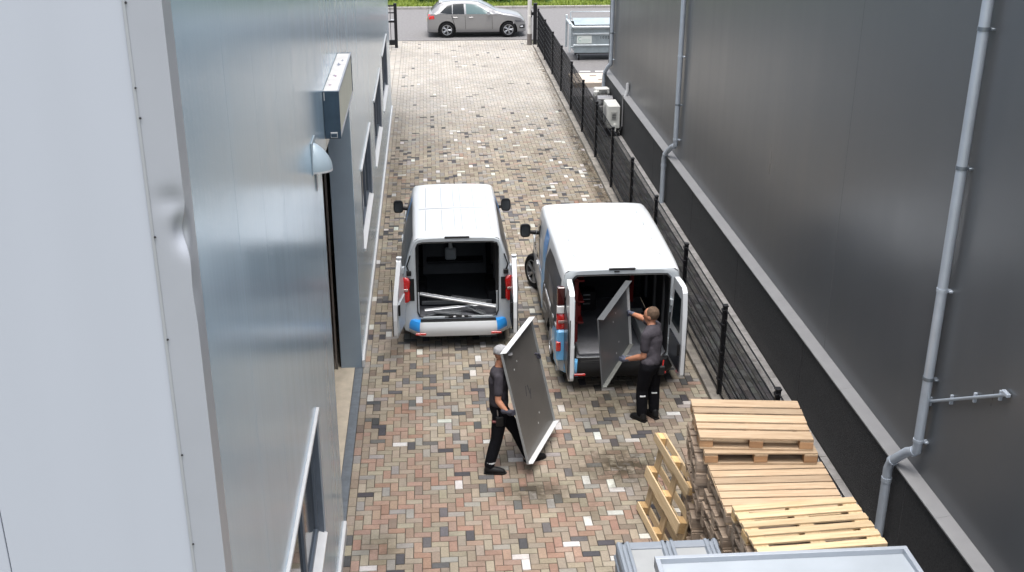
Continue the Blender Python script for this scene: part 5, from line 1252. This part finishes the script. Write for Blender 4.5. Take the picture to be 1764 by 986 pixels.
# ================================================================== TRAY PANELS
M_tray = mat('tray_face', (.145, .137, .128), .42, .35, var=.12, vscale=2.5); M_trayd = mat('tray_face_dark', (.115, .122, .13), .45, .35, var=.15, vscale=2.5); M_edge = mat('tray_edge', (.62, .63, .63), .4, .1)
M_edged = mat('tray_edge_dull', (.30, .31, .31), .45, .2, var=.1, vscale=6)
def tray(label, c00, c10, c01, c11, depth, mface, medges, specks, back):
    """corners: top near, top far, bottom near, bottom far; flanges fold away along n*depth"""
    c = [V3(*p) for p in (c00, c10, c01, c11)]
    a = ((c[1] - c[0]) + (c[3] - c[2])) / 2; b = ((c[2] - c[0]) + (c[3] - c[1])) / 2; ctr = sum(c, V3(0, 0, 0)) / 4
    b = b - a.normalized() * b.dot(a.normalized()); n = a.cross(b).normalized()
    if n.dot(V3(0, 0, 8) - ctr) < 0: n = -n
    L, Wd = a.length, b.length; A, B_ = a.normalized(), b.normalized()
    M = Matrix(((A.x, B_.x, n.x, ctr.x), (A.y, B_.y, n.y, ctr.y), (A.z, B_.z, n.z, ctr.z), (0, 0, 0, 1)))
    T = thing('metal_tray', label, 'metal panel', ctr); 
    MB().cbox(-L / 2, L / 2, -Wd / 2, Wd / 2, -.004, .004, .001, M=M).build('tray_face', mface, T, world=True)
    t = .008; sgn = back
    ed = [('end_flange', (-L / 2 - t, L / 2 + t, -Wd / 2 - t, -Wd / 2)), ('end_flange', (-L / 2 - t, L / 2 + t, Wd / 2, Wd / 2 + t)), ('side_flange', (-L / 2 - t, -L / 2, -Wd / 2, Wd / 2)), ('side_flange', (L / 2, L / 2 + t, -Wd / 2, Wd / 2))]
    for (nm, (x0, x1, y0, y1)), (m, dd, zof) in zip(ed, medges):
        z0, z1 = sorted((-.006, sgn * dd)); fo = MB().cbox(x0, x1, y0, y1, z0, z1 + .006, .0015, M=M).build(nm, m, T, world=True)
        if zof:   # return lip at the flange end
            yi = (y0 - zof, y0) if y0 > 0 else (y1, y1 + zof)
    for (u, v) in specks: MB().lathe([(.0, .0055), (.010, .0055), (.010, .004)], 8, 'z').build('rivet', M_edge, T) if False else MB().cbox(u * L / 2 - .009, u * L / 2 + .009, v * Wd / 2 - .012, v * Wd / 2 + .012, .004, .0065, .001, M=M).build('tape_spot', M_edge, T, world=True)
    return T, M, L, Wd
T1, MT, L1, W1 = tray('tall brushed metal panel carried by the worker in the cap', (.81, 12.96, 1.75), (1.24, 14.07, 1.75), (1.16, 12.91, .2), (1.66, 14.05, .2), .07, M_tray,
     [(M_edge, .075, 0), (M_edge, .075, 0), (M_edged, .02, 0), (M_edged, .03, 0)], [(-.28, -.62), (-.52, -.55), (.28, .55), (.10, .68)], 1)
for k, (u, v, rz) in enumerate([(-.1, -.02, .3), (.0, .0, -.2), (.03, .08, .4)]):
    MB().cbox(-.012, .012, -.07, .07, .004, .0055, .0005, M=MT @ Matrix.Translation((u, v, 0)) @ Matrix.Rotation(rz, 4, 'Z')).build('dark_smear', mat('smear', (.05, .05, .055), .6), T1, world=True)
tray('dull grey metal panel being slid into the right van', (2.20, 13.77, 1.82), (2.75, 15.20, 1.82), (2.255, 13.87, .82), (2.935, 15.17, .82), .08, M_trayd,
     [(mat('tray_edge_dark', (.075, .078, .08), .5, .2, var=.1, vscale=6), .085, 0), (mat('tray_edge_mid', (.16, .165, .155), .5, .2, var=.1, vscale=6), .06, 0), (M_trayd, .008, 0), (M_edge, .035, 0)], [(.15, -.5), (-.05, -.35), (.25, .45), (.05, .68)], 1)

# ================================================================== LEAF LITTER
V, F_, C_ = [], [], []
for i in range(1500):
    y = RNG.uniform(22, 43.5); x = 4.10 - abs(RNG.normal(0, .10)) - .02; a = RNG.uniform(0, 6.28); r_ = RNG.uniform(.008, .028)
    c = np.array((.13, .09, .055)) * RNG.uniform(.5, 1.6); n0 = len(V)
    V += [(x + r_ * math.cos(a + q) * (1 if k % 2 else .6), y + r_ * math.sin(a + q) * (1 if k % 2 else .6), .003 + RNG.uniform(0, .008)) for k, q in enumerate((0, 1.57, 3.14, 4.71))]
    F_.append((n0, n0 + 1, n0 + 2, n0 + 3)); C_ += [c] * 4
lt = colour_mesh('leaf_litter', V, F_, C_, M_pav_a, None); lt['label'] = 'brown leaf litter lying along the kerb of the fence'

# ================================================================== VERGE PLANTS
def leaf_mat(name, a, b):
    m = bpy.data.materials.new(name); m.use_nodes = True; n = m.node_tree.nodes; l = m.node_tree.links; bs = n['Principled BSDF']
    at = n.new('ShaderNodeAttribute'); at.attribute_name = 'pcol'; mx = n.new('ShaderNodeMix'); mx.data_type = 'RGBA'
    mx.inputs['A'].default_value = (*a, 1); mx.inputs['B'].default_value = (*b, 1); sp = n.new('ShaderNodeSeparateColor'); l.new(at.outputs['Color'], sp.inputs[0]); l.new(sp.outputs[0], mx.inputs['Factor'])
    l.new(mx.outputs['Result'], bs.inputs['Base Color']); bs.inputs['Roughness'].default_value = .6
    tr = n.new('ShaderNodeBsdfTranslucent'); l.new(mx.outputs['Result'], tr.inputs['Color']); ms = n.new('ShaderNodeMixShader'); ms.inputs[0].default_value = .3
    l.new(bs.outputs[0], ms.inputs[1]); l.new(tr.outputs[0], ms.inputs[2]); l.new(ms.outputs[0], n['Material Output'].inputs['Surface']); return m
def leaves(name, N, gen, m):
    V, F_, C_ = [], [], []
    for i in range(N):
        p, d, s, w = gen(i); n0 = len(V); c = RNG.random()
        V += [p - s * w, p + d * .45 - s * w * .8, p + d, p + d * .45 + s * w * .8, p + s * w]; F_.append((n0, n0 + 1, n0 + 2, n0 + 3, n0 + 4)); C_ += [(c, c, c)] * 5
    return colour_mesh(name, V, F_, C_, m, None)
def blade(i):
    p = np.array((RNG.uniform(-7, 13), RNG.uniform(54.85, 58.2), .05)); a = RNG.uniform(0, 6.28); h = RNG.uniform(.08, .22)
    return p, np.array((math.cos(a) * h * .6, math.sin(a) * h * .6, h)), np.array((-math.sin(a), math.cos(a), 0)), RNG.uniform(.008, .02)
leaves('grass', 26000, blade, leaf_mat('grass_blade', (.14, .21, .025), (.30, .36, .06)))['label'] = 'bright lime green grass verge beyond the road'
clumps = [(RNG.uniform(-7, 13), RNG.uniform(56.0, 59.5), RNG.uniform(.4, .75), RNG.uniform(.4, 1.1)) for _ in range(130)]
def lf(i):
    x, y, r_, h = clumps[i % len(clumps)]; v = RNG.normal(0, 1, 3); v /= np.linalg.norm(v); v[2] = abs(v[2]); k = RNG.uniform(.45, 1)
    p = np.array((x, y, .05)) + v * np.array((r_, r_, h)) * k; d = v * .6 + RNG.normal(0, .5, 3); d /= np.linalg.norm(d); s = np.cross(d, RNG.normal(0, 1, 3)); s /= np.linalg.norm(s)
    return p, d * RNG.uniform(.1, .28), s, RNG.uniform(.02, .05)
u_ = leaves('undergrowth', 34000, lf, leaf_mat('shrub_leaf', (.018, .055, .010), (.09, .19, .03))); u_['label'] = 'dense dark green undergrowth at the back of the verge'
